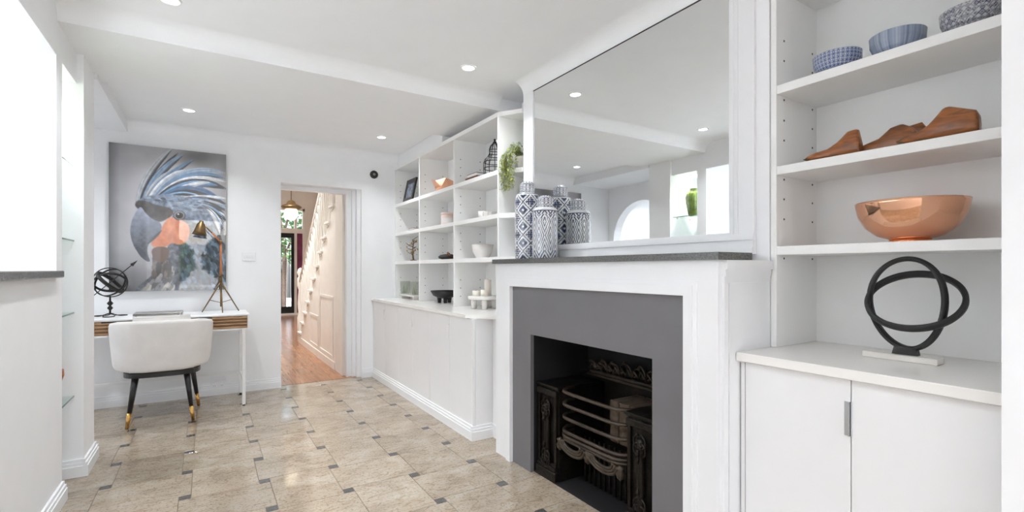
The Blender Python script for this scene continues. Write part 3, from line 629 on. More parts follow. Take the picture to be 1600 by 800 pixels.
# ------------------------------------------------------------------ painting (flat print drawn as a colour grid)
PX0, PX1, PZ0, PZ1, PYF = -.696, .156, .982, 2.245, YB - .03
def paint_parrot(nu, nv):
    rs = np.random.RandomState(3)
    U, V = np.meshgrid(np.linspace(0, 1, nu), np.linspace(0, 1, nv))
    X = 38 + 607 * U; Y = (12 + 58 * U) + (775 - 72 * U) * V         # sketch units
    def fb(sx, sy, o=3):
        out = np.zeros_like(X); amp = 1
        for q in range(o):
            g = rs.rand(64, 64); gx = (X / sx * 2 ** q) % 63; gy = (Y / sy * 2 ** q) % 63; ix, iy = gx.astype(int), gy.astype(int); fx, fy = gx - ix, gy - iy
            ix2, iy2 = (ix + 1) % 64, (iy + 1) % 64
            out += amp * ((g[iy, ix] * (1 - fx) + g[iy, ix2] * fx) * (1 - fy) + (g[iy2, ix] * (1 - fx) + g[iy2, ix2] * fx) * fy - .5); amp *= .55
        return out
    soft, fine = fb(150, 150), fb(14, 14)
    d = np.hypot((X - 300) / 330, (Y - 330) / 420)
    lum = np.clip(196 - 78 * np.clip(d - .45, 0, 1) ** 1 * 1.3 + 26 * soft, 60, 225)
    lum -= 62 * np.exp(-((X - 470) / 130) ** 2 - ((Y - 85) / 50) ** 2); lum -= 50 * np.clip((Y - 640) / 160, 0, 1) * (X < 220); lum -= 50 * np.clip((90 - X) / 60, 0, 1)
    img = np.stack([lum, lum * .995, lum * 1.02], -1)
    def blend(mask, col):
        nonlocal img
        col = np.asarray(col, float); img = img * (1 - mask[..., None]) + (col if col.ndim == 3 else col[None, None, :]) * mask[..., None]
    def poly(pts, soft=3.0):
        P = np.array(pts, float); ins = np.zeros(X.shape, bool); dm = np.full(X.shape, 1e9); n = len(P)
        for i in range(n):
            (x1, y1), (x2, y2) = P[i], P[(i + 1) % n]
            c = ((y1 > Y) != (y2 > Y)); xi = (x2 - x1) * (Y - y1) / (y2 - y1 + 1e-9) + x1; ins ^= c & (X < xi)
            L2 = (x2 - x1) ** 2 + (y2 - y1) ** 2 + 1e-9; t = np.clip(((X - x1) * (x2 - x1) + (Y - y1) * (y2 - y1)) / L2, 0, 1); dm = np.minimum(dm, np.hypot(X - x1 - t * (x2 - x1), Y - y1 - t * (y2 - y1)))
        return np.clip(np.where(ins, dm, -dm) / soft + .5, 0, 1)
    def smoothpts(pts, k=2):
        P = [np.array(p, float) for p in pts]
        for _ in range(k):
            Q = []
            for i in range(len(P)): a, b = P[i], P[(i + 1) % len(P)]; Q += [a * .75 + b * .25, a * .25 + b * .75]
            P = Q
        return P
    def strok(p0, p1, p2, wd, col, streak=.0, tip=.15, soft=2.2, dark=None):
        T = np.linspace(0, 1, 46); B2 = np.outer((1 - T) ** 2, p0) + np.outer(2 * T * (1 - T), p1) + np.outer(T ** 2, p2)
        best = np.full(X.shape, 1e9); tt = np.zeros(X.shape); sd = np.zeros(X.shape)
        tg = np.gradient(B2, axis=0); tg /= np.linalg.norm(tg, axis=1)[:, None] + 1e-9
        for i in range(46):
            dx, dy = X - B2[i, 0], Y - B2[i, 1]; dd = np.hypot(dx, dy); m = dd < best; best[m] = dd[m]; tt[m] = T[i]; sd[m] = (dx * -tg[i, 1] + dy * tg[i, 0])[m]
        wt = wd * (.45 + .75 * np.sin(np.clip(tt * .85 + .12, 0, 1) * PI)) * np.clip((1 - tt) / tip, .0, 1) ** .5
        mask = np.clip((wt - best) / soft + .5, 0, 1)
        c = np.array(col, float)[None, None, :] * np.ones(X.shape + (1,)); e = sd / (wt + 1e-3)
        c = c * (1 + streak * (np.sin(e * 9 + tt * 4) * .5 + fine * .9)[..., None])
        if dark is not None: k = np.clip((e - .1) * 2, 0, 1)[..., None]; c = c * (1 - k) + np.array(dark, float) * k
        blend(mask, c)
    NV, BL, LG, WH, SL = (30, 33, 42), (96, 138, 176), (176, 180, 186), (214, 216, 220), (104, 118, 138)
    # neck, breast, back
    bodyc = np.stack([62 + 70 * fine, 68 + 72 * fine, 80 + 76 * fine], -1)
    blend(poly(smoothpts([(260, 610), (340, 560), (330, 380), (470, 330), (570, 380), (620, 500), (648, 640), (648, 800), (150, 800), (190, 745), (255, 700)])), np.clip(bodyc, 15, 190))
    rs2 = random.Random(5)
    for k in range(170):
        x, y = rs2.uniform(400, 630), rs2.uniform(420, 780); cc = rs2.choice([(52, 60, 74), (84, 98, 118), (40, 46, 58), (104, 122, 142), (70, 84, 104)])
        strok((x, y), (x + 10, y + 14), (x + rs2.uniform(4, 22), y + rs2.uniform(24, 46)), 8, cc, .25, .4)
    for k in range(120):
        x, y = rs2.uniform(170, 360), rs2.uniform(640, 790)
        if y < 800 - (x - 150) * .75: continue
        cc = rs2.choice([(150, 146, 142), (104, 102, 102), (184, 180, 174), (70, 68, 70), (128, 128, 132)])
        strok((x, y), (x - 8, y + 16), (x - rs2.uniform(10, 34), y + rs2.uniform(20, 44)), 7, cc, .2, .4)
    for k in range(46):
        x, y = rs2.uniform(255, 345), rs2.uniform(590, 680); strok((x, y), (x - 4, y + 18), (x - 10, y + 44), 7, rs2.choice([(52, 42, 40), (88, 74, 68), (36, 32, 34), (110, 96, 90)]), .2, .4)
    # crest, back feathers first
    C = [((178, 320), (205, 170), (352, 40), 17, LG, NV), ((196, 318), (238, 190), (385, 60), 12, NV, None), ((206, 316), (262, 160), (412, 70), 17, (120, 146, 172), NV),
         ((214, 310), (250, 240), (330, 160), 15, LG, SL), ((225, 312), (290, 190), (470, 95), 15, (92, 124, 158), NV), ((232, 310), (300, 200), (420, 150), 17, WH, LG),
         ((250, 306), (380, 110), (648, 168), 17, (150, 168, 190), LG), ((262, 304), (400, 122), (648, 196), 15, (96, 128, 160), NV), ((270, 302), (400, 150), (648, 214), 13, WH, LG),
         ((280, 300), (430, 168), (650, 250), 20, NV, (16, 17, 22)), ((286, 300), (420, 195), (600, 232), 16, BL, (60, 84, 116)), ((296, 300), (430, 215), (560, 215), 10, WH, LG),
         ((300, 298), (470, 190), (650, 345), 19, (70, 96, 130), NV), ((306, 300), (470, 215), (652, 372), 15, NV, (20, 22, 30)), ((300, 302), (455, 228), (648, 400), 14, (120, 160, 196), BL),
         ((312, 306), (480, 240), (655, 425), 15, NV, (18, 19, 26)), ((316, 306), (470, 262), (640, 420), 11, WH, (160, 176, 196)), ((322, 310), (480, 275), (640, 470), 15, (56, 70, 94), NV),
         ((326, 312), (470, 290), (622, 482), 10, (150, 170, 192), BL), ((330, 316), (460, 300), (600, 470), 12, (84, 108, 136), NV)]
    for k in range(16):
        q = k / 15; x0, y0 = 330 + 180 * q, 312 + 40 * q; x2, y2 = 652 - 40 * q, 300 + 190 * q + (k % 3) * 14
        C.append(((x0, y0), ((x0 + x2) / 2 + 20, y0 - 34 + 46 * q), (x2, y2), 9 + (k % 3) * 2, [WH, NV, (110, 146, 180), LG, NV][k % 5], [LG, (18, 19, 26), NV, SL, None][k % 5]))
    for p0, p1, p2, wd, c, dk in C: strok(p0, p1, p2, wd, c, .22, .16, dark=dk)
    # head
    hc = np.stack([112 + 70 * fine, 126 + 72 * fine, 146 + 74 * fine], -1)
    blend(poly(smoothpts([(160, 350), (175, 305), (240, 285), (330, 276), (430, 290), (520, 330), (572, 400), (560, 450), (470, 430), (420, 400), (350, 392), (260, 340)]), 8), np.clip(hc, 30, 215))
    for k in range(90):
        x, y = rs2.uniform(190, 520), rs2.uniform(290, 390)
        if y > 330 + (x - 300) * .25: continue
        strok((x, y), (x + 14, y - 2), (x + rs2.uniform(22, 42), y + rs2.uniform(-2, 12)), 5, rs2.choice([(86, 98, 116), (146, 162, 182), (60, 68, 82), (122, 142, 168)]), .2, .4)
    blend(poly(smoothpts([(160, 345), (170, 312), (215, 312), (265, 335), (345, 350), (362, 380), (330, 405), (290, 425), (250, 418), (205, 372)]), 6), np.clip(np.stack([56 + 36 * fine, 48 + 34 * fine, 46 + 34 * fine], -1), 10, 120))
    # cheek and lower bill
    oc = np.stack([206 + 34 * soft + 26 * fine, 122 + 40 * soft + 26 * fine, 82 + 40 * soft + 22 * fine], -1)
    blend(poly(smoothpts([(330, 400), (365, 398), (430, 425), (448, 470), (430, 520), (395, 545), (345, 530), (325, 552), (255, 560), (238, 530), (285, 490), (300, 440)]), 5), np.clip(oc, 40, 235))
    blend(poly(smoothpts([(238, 556), (330, 548), (338, 600), (300, 640), (255, 622)]), 5), np.array([92, 62, 46.]))
    # upper bill
    bc_ = 118 + 60 * np.clip((470 - Y) / 130, -1, 1) + 30 * fine; bc_ = np.stack([bc_ * .96, bc_ * 1.0, bc_ * 1.12], -1)
    blend(poly(smoothpts([(190, 338), (158, 385), (140, 440), (140, 500), (160, 560), (192, 600), (236, 632), (222, 575), (228, 540), (262, 500), (298, 465), (292, 425), (245, 408), (210, 372)]), 3), np.clip(bc_, 40, 205))
    strok((176, 560), (200, 596), (236, 630), 12, (48, 54, 66), .1, .1); strok((226, 536), (268, 498), (298, 464), 6, (64, 66, 76), 0, .3)
    # eye
    for r_, c in ((30, (70, 74, 84)), (23, (150, 148, 146)), (19, (40, 36, 36)), (11, (10, 10, 12))): blend(np.clip((r_ - np.hypot((X - 388) * .9, (Y - 388) * 1.15)) / 3 + .5, 0, 1), np.array(c, float))
    blend(np.clip((4 - np.hypot(X - 382, Y - 382)) / 2 + .5, 0, 1), np.array([230, 230, 235.]))
    img = np.clip(img, 0, 255) / 255
    return np.where(img > .04045, ((img + .055) / 1.055) ** 2.4, img / 12.92)
pt = thing('parrot_painting', 'large glossy print of a crested parrot hanging above the desk', 'painting', ((PX0 + PX1) / 2, YB - .015, PZ0))
B(PX0, PX1, PYF + .001, YB - .0005, PZ0, PZ1).build('panel', 'dark_plastic', pt)
nu, nv = 190, 280
pr = MB(); us, vs_ = np.meshgrid(np.linspace(0, 1, nu), np.linspace(0, 1, nv))
pr.v = [(PX0 + a * (PX1 - PX0), PYF, PZ1 - b * (PZ1 - PZ0)) for a, b in zip(us.ravel(), vs_.ravel())]
pr.f = [(j * nu + i, (j + 1) * nu + i, (j + 1) * nu + i + 1, j * nu + i + 1) for j in range(nv - 1) for i in range(nu - 1)]; pr.sm = [False] * len(pr.f)
pr.c = paint_parrot(nu, nv).reshape(-1, 3)
pr.build('print', 'print_gloss', pt, fixn=False)

# ------------------------------------------------------------------ desk and what stands on it
DY0, DY1, DXa, DXb, DTOP = 4.735, 5.235, -.945, .315, .79
dk = thing('writing_desk', 'slim white desk with two slatted timber drawers below the painting', 'desk', ((DXa + DXb) / 2, 5.0, 0))
m = MB(); m.box(DXa, DXb, DY0, DY1, DTOP - .016, DTOP, .003); m.build('desk_top', 'desk_white', dk)
m = MB(); m.box(DXa, DXa + .016, DY0, DY1, .655, DTOP - .016); m.box(DXb - .016, DXb, DY0, DY1, .655, DTOP - .016); m.box(DXa + .016, DXb - .016, DY0, DY1, .655, .668); m.box(DXa + .016, DXb - .016, DY1 - .015, DY1, .668, DTOP - .016); m.box(-.322, -.308, DY0 + .002, DY1 - .016, .668, DTOP - .016); m.build('carcass', 'desk_white', dk)
for a, b_ in ((DXa + .018, -.324), (-.306, DXb - .018)):
    dr = B(a, b_, DY0 + .03, DY0 + .04, .67, DTOP - .018).build('drawer', 'oak_slat', dk, label='timber drawer front with horizontal slats')
    for k in range(4): z = .671 + k * .0268; MB().box(a, b_, DY0 + .003, DY0 + .0298, z, z + .0170, .002).build('slat', 'oak_slat', dr)
    c_ = (a + b_) / 2; B(c_ - .045, c_ + .045, DY0 + .001, DY0 + .004, DTOP - .0265, DTOP - .0175).build('finger_pull', 'dark_plastic', dr)
for x in (DXa + .03, DXb - .055):
    for y in (DY0 + .005, DY1 - .03):
        lg = MB().box(x, x + .025, y, y + .025, .012, .655, .002).build('leg', 'white_metal', dk)
        MB().box(x + .003, x + .022, y + .003, y + .022, .0005, .012).build('foot_cap', 'dark_plastic', lg)
    B(x + .005, x + .02, DY0 + .03, DY1 - .03, .20, .22).build('stretcher', 'white_metal', dk)
B(DXa + .05, DXb - .05, DY1 - .027, DY1 - .008, .20, .22).build('stretcher', 'white_metal', dk)
# laptop
lt = thing('laptop', 'closed grey laptop lying on the desk', 'laptop', (-.335, 5.13, DTOP))
B(-.50, -.17, 4.90, 5.13, DTOP + .0045, DTOP + .014, .003).build('base', 'laptop_grey', lt); B(-.50, -.17, 4.90, 5.13, DTOP + .0155, DTOP + .023, .003).build('lid', 'laptop_grey', lt)
for x in (-.48, -.2):
    for y in (4.92, 5.1): MB().lathe([(.006, .0005), (.006, .0045)], (x, y, DTOP), 8).build('foot', 'dark_plastic', lt)
B(-.497, -.173, 4.903, 5.125, DTOP + .0138, DTOP + .0157).build('hinge_gap', 'dark_plastic', lt)
# armillary sphere
ac = onZ = None
def onZf(u, v, Z): r = ray(u, v); t = (Z - CH) / r[2]; return Vector((r[0] * t, r[1] * t, Z))
ap_ = onY(172, 486, 5.05); ax_, ay_ = ap_.x, ap_.y
ar_ = thing('armillary_sphere', 'dark iron armillary sphere with an arrow on the desk', 'ornament', (ax_, ay_, DTOP))
bm_ = MB()
for k in range(3):
    a0 = k * 2 * PI / 3 + .5; c0 = (ax_ + .055 * math.cos(a0), ay_ + .055 * math.sin(a0))
    bm_.tube([(c0[0] + (.062 * math.cos(t) * math.cos(a0) - .036 * math.sin(t) * math.sin(a0)), c0[1] + (.062 * math.cos(t) * math.sin(a0) + .036 * math.sin(t) * math.cos(a0)), DTOP + .0045 + .02 * max(0, -math.cos(t))) for t in np.linspace(0, 2 * PI, 24)[:-1]], .004, 6, closed=True)
bm_.build('base', 'black_wire', ar_)
MB().lathe([(.007, .02), (.007, .05), (.02, .068), (.007, .086), (.022, .106), (.007, .125), (.006, .165)], (ax_, ay_, DTOP), 12).build('stem', 'black_wire', ar_)
cs = Vector((ax_, ay_, DTOP + .275)); RA = .118
ad = Vector((.62, -.1, .62)).normalized()
def ring(cn, r, nrm, mat_, name, wdt=.010, thk=.004):
    nrm = Vector(nrm).normalized(); a = nrm.orthogonal().normalized(); b = nrm.cross(a)
    pts = [cn + a * r * math.cos(t) + b * r * math.sin(t) for t in np.linspace(0, 2 * PI, 41)[:-1]]
    return MB().tube(pts, 1.0, 6, closed=True, flat=(wdt, thk), up=nrm).build(name, mat_, ar_)
side = ad.orthogonal().normalized()
ring(cs, RA, (.25, 1, .1), 'black_wire', 'ring'); ring(cs, RA * .93, ad, 'black_wire', 'ring', .016); ring(cs, RA * .97, side + Vector((0, .5, 0)), 'black_wire', 'ring'); ring(cs, RA * .88, ad.cross(side) + ad * .4, 'black_wire', 'ring', .013)
MB().tube([cs - ad * .20, cs + ad * .20], .0035, 6).build('arrow_shaft', 'black_wire', ar_)
h_ = MB(); h_.tube([cs + ad * .195, cs + ad * .20, cs + ad * .255], [.002, .019, .001], 4, flat=(1, .25), up=(0, 0, 1)); h_.build('arrow_head', 'black_wire', ar_)
h_ = MB(); h_.tube([cs - ad * .205, cs - ad * .20, cs - ad * .155], [.016, .017, .002], 4, flat=(1, .25), up=(0, 0, 1)); h_.build('arrow_tail', 'black_wire', ar_)
# tripod lamp
lp = onY(345, 478, 5.03); lx, ly = lp.x, lp.y
tl = thing('tripod_lamp', 'small desk lamp with brass tripod, timber arm and taupe shade', 'lamp', (lx, ly, DTOP))
topz = DTOP + .27
for a in (3.0, .12, -1.5):
    lgm = MB().tube([(lx, ly, topz), (lx + .142 * math.cos(a), ly + .142 * math.sin(a), DTOP + .005)], [.007, .0045], 8).build('leg', 'brass_aged', tl)
    MB().tube([(lx + .085 * math.cos(a), ly + .085 * math.sin(a), DTOP + .110), (lx, ly, DTOP + .085)], .003, 6).build('brace', 'brass_aged', tl)
MB().tube([(lx, ly, DTOP + .05), (lx, ly, topz + .06)], .0065, 10).build('centre_post', 'brass_aged', tl)
m = MB(); m.lathe([(.008, 0), (.015, .01), (.015, .03), (.008, .04)], (lx, ly, topz - .005), 12); m.tube([(lx - .02, ly, topz + .055), (lx + .02, ly, topz + .055)], .013, 10); m.build('clamp', 'brass_aged', tl)
zk = onY(345, 378, ly).z
MB().tube([(lx, ly, topz + .055), (lx, ly, zk)], .0085, 10).build('lower_arm', 'lamp_wood', tl)
sh = onY(313, 358, ly); kn = Vector((lx, ly, zk))
m = MB(); m.tube([(lx, ly - .016, zk), (lx, ly + .016, zk)], .014, 12); m.build('elbow_knob', 'brass_aged', tl)
up_ = Vector((sh.x + .03, ly, sh.z + .035))
MB().tube([kn, kn.lerp(up_, .55)], .007, 10).build('upper_arm', 'lamp_wood', tl); MB().tube([kn.lerp(up_, .5), up_], .005, 8).build('arm_sleeve', 'brass_aged', tl)
mm = MB(); prf = [(.0, .075), (.014, .074), (.02, .055), (.03, .045), (.045, -.02), (.056, -.05), (.054, -.05), (.042, -.02), (.026, .04), (.0, .045)]
mm.lathe(prf, (0, 0, 0), 24, cap0=False, cap1=False); mm.xf(Matrix.Translation(sh) @ Matrix.Rotation(math.radians(8), 4, 'Y')); mm.build('shade', 'brass_aged', tl, label='taupe metal cone shade')

# ------------------------------------------------------------------ chair (seen from behind)
CXc, CYb = -.285, 4.44
ch = thing('desk_chair', 'pale grey velvet tub chair with black legs and gold tips at the desk', 'chair', (CXc, 4.72, 0))
def shell():
    """wrap-around back: sweep a rounded section along a U-shaped path"""
    m = MB(); path = []
    hw_, dep, rc = .272, .235, .185
    a = [(-hw_, dep), (-hw_, dep - .02)]
    for t in np.linspace(0, PI / 2, 9): a.append((-hw_ + rc * (1 - math.cos(t)), .185 - rc * math.sin(t)))
    for t in np.linspace(PI / 2, 0, 9): a.append((hw_ - rc * (1 - math.cos(t)), .185 - rc * math.sin(t)))
    a += [(hw_, dep - .02), (hw_, dep)]
    N = len(a); n = 16; vs = []; fs = []
    for i, (x, y) in enumerate(a):
        q0, q1 = a[max(i - 1, 0)], a[min(i + 1, N - 1)]; tx, ty = q1[0] - q0[0], q1[1] - q0[1]; L_ = math.hypot(tx, ty); nx, ny = ty / L_, -tx / L_
        u = abs(2 * i / (N - 1) - 1)                      # 0 at centre back, 1 at arm tips
        top = .79 - .045 * max(0, (u - .25) / .75) ** 2 - .10 * max(0, (u - .8) / .2) ** 2; bot = .405 + .03 * max(0, (u - .2) / .8)
        th = .037 * (1 - .35 * max(0, (u - .85) / .15)); hh = (top - bot) / 2; zc = (top + bot) / 2
        for k in range(n):
            an = 2 * PI * k / n; cx_, cz_ = math.cos(an), math.sin(an)
            e = .38; sx_ = math.copysign(abs(cx_) ** e, cx_); sz_ = math.copysign(abs(cz_) ** e, cz_)
            lean = .03 * ((zc + sz_ * hh - .42) / .37)      # top flares outwards
            vs.append((CXc + x + nx * (sx_ * th + lean), CYb + .037 + y + ny * (sx_ * th + lean), zc + sz_ * hh))
    for i in range(N - 1):
        for k in range(n): fs.append((i * n + k, i * n + (k + 1) % n, (i + 1) * n + (k + 1) % n, (i + 1) * n + k))
    fs += [tuple(range(n)), tuple((N - 1) * n + k for k in range(n))]
    return m.add(vs, fs, True)
shell().build('backrest', 'velvet', ch)
m = MB(); bm = bmesh.new(); bmesh.ops.create_cube(bm, size=1)
for q in bm.verts: q.co = Vector((CXc + q.co.x * (.47 if q.co.z < 0 else .45), CYb + .125 + q.co.y * .105, .655 + q.co.z * .325))
bmesh.ops.bevel(bm, geom=bm.edges[:], offset=.045, segments=5, affect='EDGES'); m.bm(bm, True); m.build('back_cushion', 'velvet', ch)
m = MB(); bm = bmesh.new(); bmesh.ops.create_cube(bm, size=1)
for q in bm.verts: q.co = Vector((CXc + q.co.x * .47, CYb + .30 + q.co.y * .44, .445 + q.co.z * .10))
bmesh.ops.bevel(bm, geom=bm.edges[:], offset=.035, segments=4, affect='EDGES'); m.bm(bm, True); m.build('seat', 'velvet', ch)
def arcpoly(rx, ry, cy_): return [(CXc + rx * math.copysign(abs(math.cos(t)) ** .6, math.cos(t)), cy_ + ry * math.copysign(abs(math.sin(t)) ** .6, math.sin(t))) for t in np.linspace(0, 2 * PI, 41)[:-1]]
MB().prism(arcpoly(.245, .245, CYb + .28), 'z', .365, .398).build('seat_base', 'black_wood', ch)
feet = [(-.493, 4.50), (-.086, 4.492), (-.055, 4.95), (-.52, 4.95)]
for x, y in feet:
    tx, ty = CXc + (x - CXc) * .78, 4.72 + (y - 4.72) * .80
    P0, P1 = Vector((x, y, .001)), Vector((tx, ty, .372)); k = P0.lerp(P1, .30)
    lg = MB().tube([k, P1], [.0145, .022], 14).build('leg', 'black_wood', ch)
    MB().tube([P0, k], [.0115, .0149], 14).build('gold_tip', 'gold', lg, label='gold metal leg tip')

# ------------------------------------------------------------------ wall fittings
c = onY(389, 401, YB); sw = thing('light_switch', 'white double light switch plate on the back wall', 'light switch', (c.x, YB, c.z))
B(c.x - .058, c.x + .058, YB - .009, YB - .0005, c.z - .042, c.z + .042, .003).build('plate', 'white_plastic', sw)
for dx in (-.036, -.012, .012, .036): B(c.x + dx - .008, c.x + dx + .008, YB - .013, YB - .009, c.z - .014, c.z + .014, .002).build('rocker', 'white_plastic', sw)
c = onY(341, 602, YB); so = thing('power_outlet', 'white double power outlet low on the wall under the desk', 'power outlet', (c.x, YB, c.z))
B(c.x - .058, c.x + .058, YB - .009, YB - .0005, c.z - .036, c.z + .036, .003).build('plate', 'white_plastic', so)
for dx in (-.03, .03):
    s_ = B(c.x + dx - .02, c.x + dx + .02, YB - .0105, YB - .009, c.z - .02, c.z + .015, .001).build('socket', 'white_plastic', so)
    k = MB()
    for ox_, oz_ in ((-.006, .0), (.006, .0), (0, -.011)): k.box(c.x + dx + ox_ - .0012, c.x + dx + ox_ + .0012, YB - .0108, YB - .0104, c.z + oz_ - .004, c.z + oz_ + .004)
    k.build('slots', 'dark_plastic', s_)
    B(c.x + dx - .006, c.x + dx + .006, YB - .013, YB - .009, c.z + .02, c.z + .031, .001).build('rocker', 'white_plastic', so)
c = onY(584, 273, YB); ws = thing('wall_sensor', 'round black sensor on the wall beside the doorway', 'sensor', (c.x, YB, c.z))
k = MB().lathe([(.043, 0), (.043, .016), (.038, .022), (.0, .024)], (0, 0, 0), 28).xf(Matrix.Translation((c.x, YB - .0005, c.z)) @ Matrix.Rotation(PI / 2, 4, 'X')); k.build('housing', 'dark_plastic', ws)
k = MB().lathe([(.014, .023), (.012, .027), (.0, .028)], (0, 0, 0), 16).xf(Matrix.Translation((c.x, YB - .0005, c.z)) @ Matrix.Rotation(PI / 2, 4, 'X')); k.build('lens', 'laptop_grey', ws)

# ------------------------------------------------------------------ ginger jars on the mantel
def print_lathe(prof, c, n, fn, rows=110):
    P = np.array(prof); seg = np.r_[0, np.cumsum(np.hypot(*np.diff(P, axis=0).T))]; s_ = np.linspace(0, seg[-1], rows)
    r_ = np.interp(s_, seg, P[:, 0]); z_ = np.interp(s_, seg, P[:, 1]); m = MB(); m.lathe(list(zip(r_, z_)), c, n, cap0=False, cap1=False)
    A = np.tile(np.arange(n) / n, rows); Zs = np.repeat(z_, n); Rs = np.repeat(r_, n)
    m.c = fn(A, Zs, Rs); return m
NAVY, CREAM = np.array(lin((36, 47, 84))), np.array(lin((232, 233, 236)))
def two(mask): return np.where(mask[:, None], CREAM[None], NAVY[None])
def pat_diamond(A, Z, Rr, n=5, ph=.104, zlo=.0, zhi=.41):
    x = (A * n) % 1 - .5; y = (Z / ph) % 1 - .5; d = np.abs(x) + np.abs(y)
    xx = np.where(d > .5, (A * n + .5) % 1 - .5, x); yy = np.where(d > .5, (Z / ph + .5) % 1 - .5, y); d = (np.abs(xx) + np.abs(yy)) * 2
    odd = ((np.floor(A * n + (np.abs(x) + np.abs(y) > .5) * .5)).astype(int)) % 2 == 0
    w = ((d < .93) & (d > .70)) | ((d < .62) & ~((np.abs(xx) < .045) | (np.abs(yy) < .045)) & ~((np.abs(np.abs(xx) - .12) < .06) & (np.abs(np.abs(yy) - .12) < .06) & (d > .3)))
    w2 = ((d < .90) & (d > .62)) | (d < .18)
    w = np.where(np.abs(x) + np.abs(y) > .5, w2, w)
    w = np.where(Z > zhi, (Z < zhi + .006) | (Z > zhi + .012), w); return two(w)
def pat_ikat(A, Z, Rr, n=7, ph=.165, zlo=.02, zhi=.288):
    x = np.abs((A * n) % 1 - .5) * 2; y = np.abs((Z / ph + .15) % 1 - .5) * 2; d = x * 1.5 + y * 1.25
    w = (d * 1.9) % 1 < .56
    w = np.where((Z > zhi - .045) & (Z < zhi), ((x * 1.2 + (Z / .045) % 1) * 1.5) % 1 < .5, w)
    w = np.where((Z < zlo + .03), (x * 2 + Z / .03) % 1 < .5, w); w = np.where(Z > zhi, Z > zhi + .006, w); return two(w)
def pat_lid(A, Z, Rr):
    w = ((A * 14) % 1 - .5) ** 2 * 9 + ((Z / .022) % 1 - .5) ** 2 * 5; return two((w % .9) < .42)
def jar(name, label, c, r, hb, hl, pat):
    t = thing(name, label, 'jar', c, 'patterned jars on the mantel')
    print_lathe([(.0, .0005), (r * .9, .0005), (r * .97, .008), (r, .03), (r, hb * .86), (r * .95, hb * .945), (r * .80, hb * .985), (r * .60, hb), (r * .50, hb)], c, 168, pat, 150).build('body', 'print_ceramic', t)
    zl = hb
    print_lathe([(r * .46, zl), (r * .60, zl + .002), (r * .62, zl + hl * .55), (r * .58, zl + hl * .78), (r * .40, zl + hl * .95), (.0, zl + hl)], c, 96, pat_lid, 40).build('lid', 'print_ceramic', t); return t
MTOP = 1.2335
jar('ginger_jar', 'tall lidded navy and white jar with diamond lattice pattern', (1.757, 2.600, MTOP), .080, .43, .075, pat_diamond)
jar('ginger_jar', 'shorter lidded navy and white jar with zigzag ikat pattern', (1.760, 2.408, MTOP), .080, .318, .072, pat_ikat)

# ------------------------------------------------------------------ right shelves
ZT = [1.8965, 1.5775, 1.2615]
def pat_dots(A, Z, Rr):
    x = (A * 34) % 1 - .5; y = (Z / .0125) % 1 - .5; x2 = (A * 34 + .5) % 1 - .5; y2 = (Z / .0125 + .5) % 1 - .5
    d1, d2 = np.hypot(x, y), np.hypot(x2, y2); c1, c2 = np.array(lin((60, 78, 130))), np.array(lin((188, 196, 208))); w = (d1 < .27) | (np.abs(d2 - .33) < .07)
    return np.where(w[:, None], c1[None], c2[None])
def pat_lattice(A, Z, Rr):
    x = (A * 30) % 1 - .5; y = (Z / .014) % 1 - .5; d = np.abs(x) + np.abs(y); c1, c2 = np.array(lin((52, 58, 80))), np.array(lin((180, 180, 184)))
    w = (d < .2) | ((d > .34) & (d < .46)) | ((d > .56) & (d < .66)); return np.where(w[:, None], c1[None], c2[None])
def pat_stripe(A, Z, Rr):
    g = np.random.RandomState(4).rand(400); q = g[(A * 400).astype(int) % 400] * .6 + .4 * g[(A * 133).astype(int) % 400]; c1, c2 = np.array(lin((84, 98, 126))), np.array(lin((166, 176, 194)))
    return c1[None] * (1 - q[:, None]) + c2[None] * q[:, None]
def rice_bowl(label, y, pat):
    c = (2.0, y, ZT[0]); t = thing('rice_bowl', label, 'bowl', c, 'small blue bowls on the top shelf')
    print_lathe([(.0, .0005), (.046, .0005), (.052, .004), (.068, .022), (.077, .045), (.079, .074)], c, 204, pat, 60).build('body', 'print_ceramic', t)
    MB().lathe([(.079, .074), (.0775, .075), (.074, .045), (.06, .02), (.0, .008)], c, 40, cap0=False, cap1=False).build('inside', 'rim_blue', t)
rice_bowl('small bowl with tiny blue dots, by the left side panel', onX(1308, 0, 2.0).y, pat_dots)
rice_bowl('small bowl with soft vertical blue stripes', onX(1402, 0, 2.0).y, pat_stripe)
rice_bowl('small bowl with dense dark blue lattice pattern', onX(1520, 0, 2.0).y, pat_lattice)
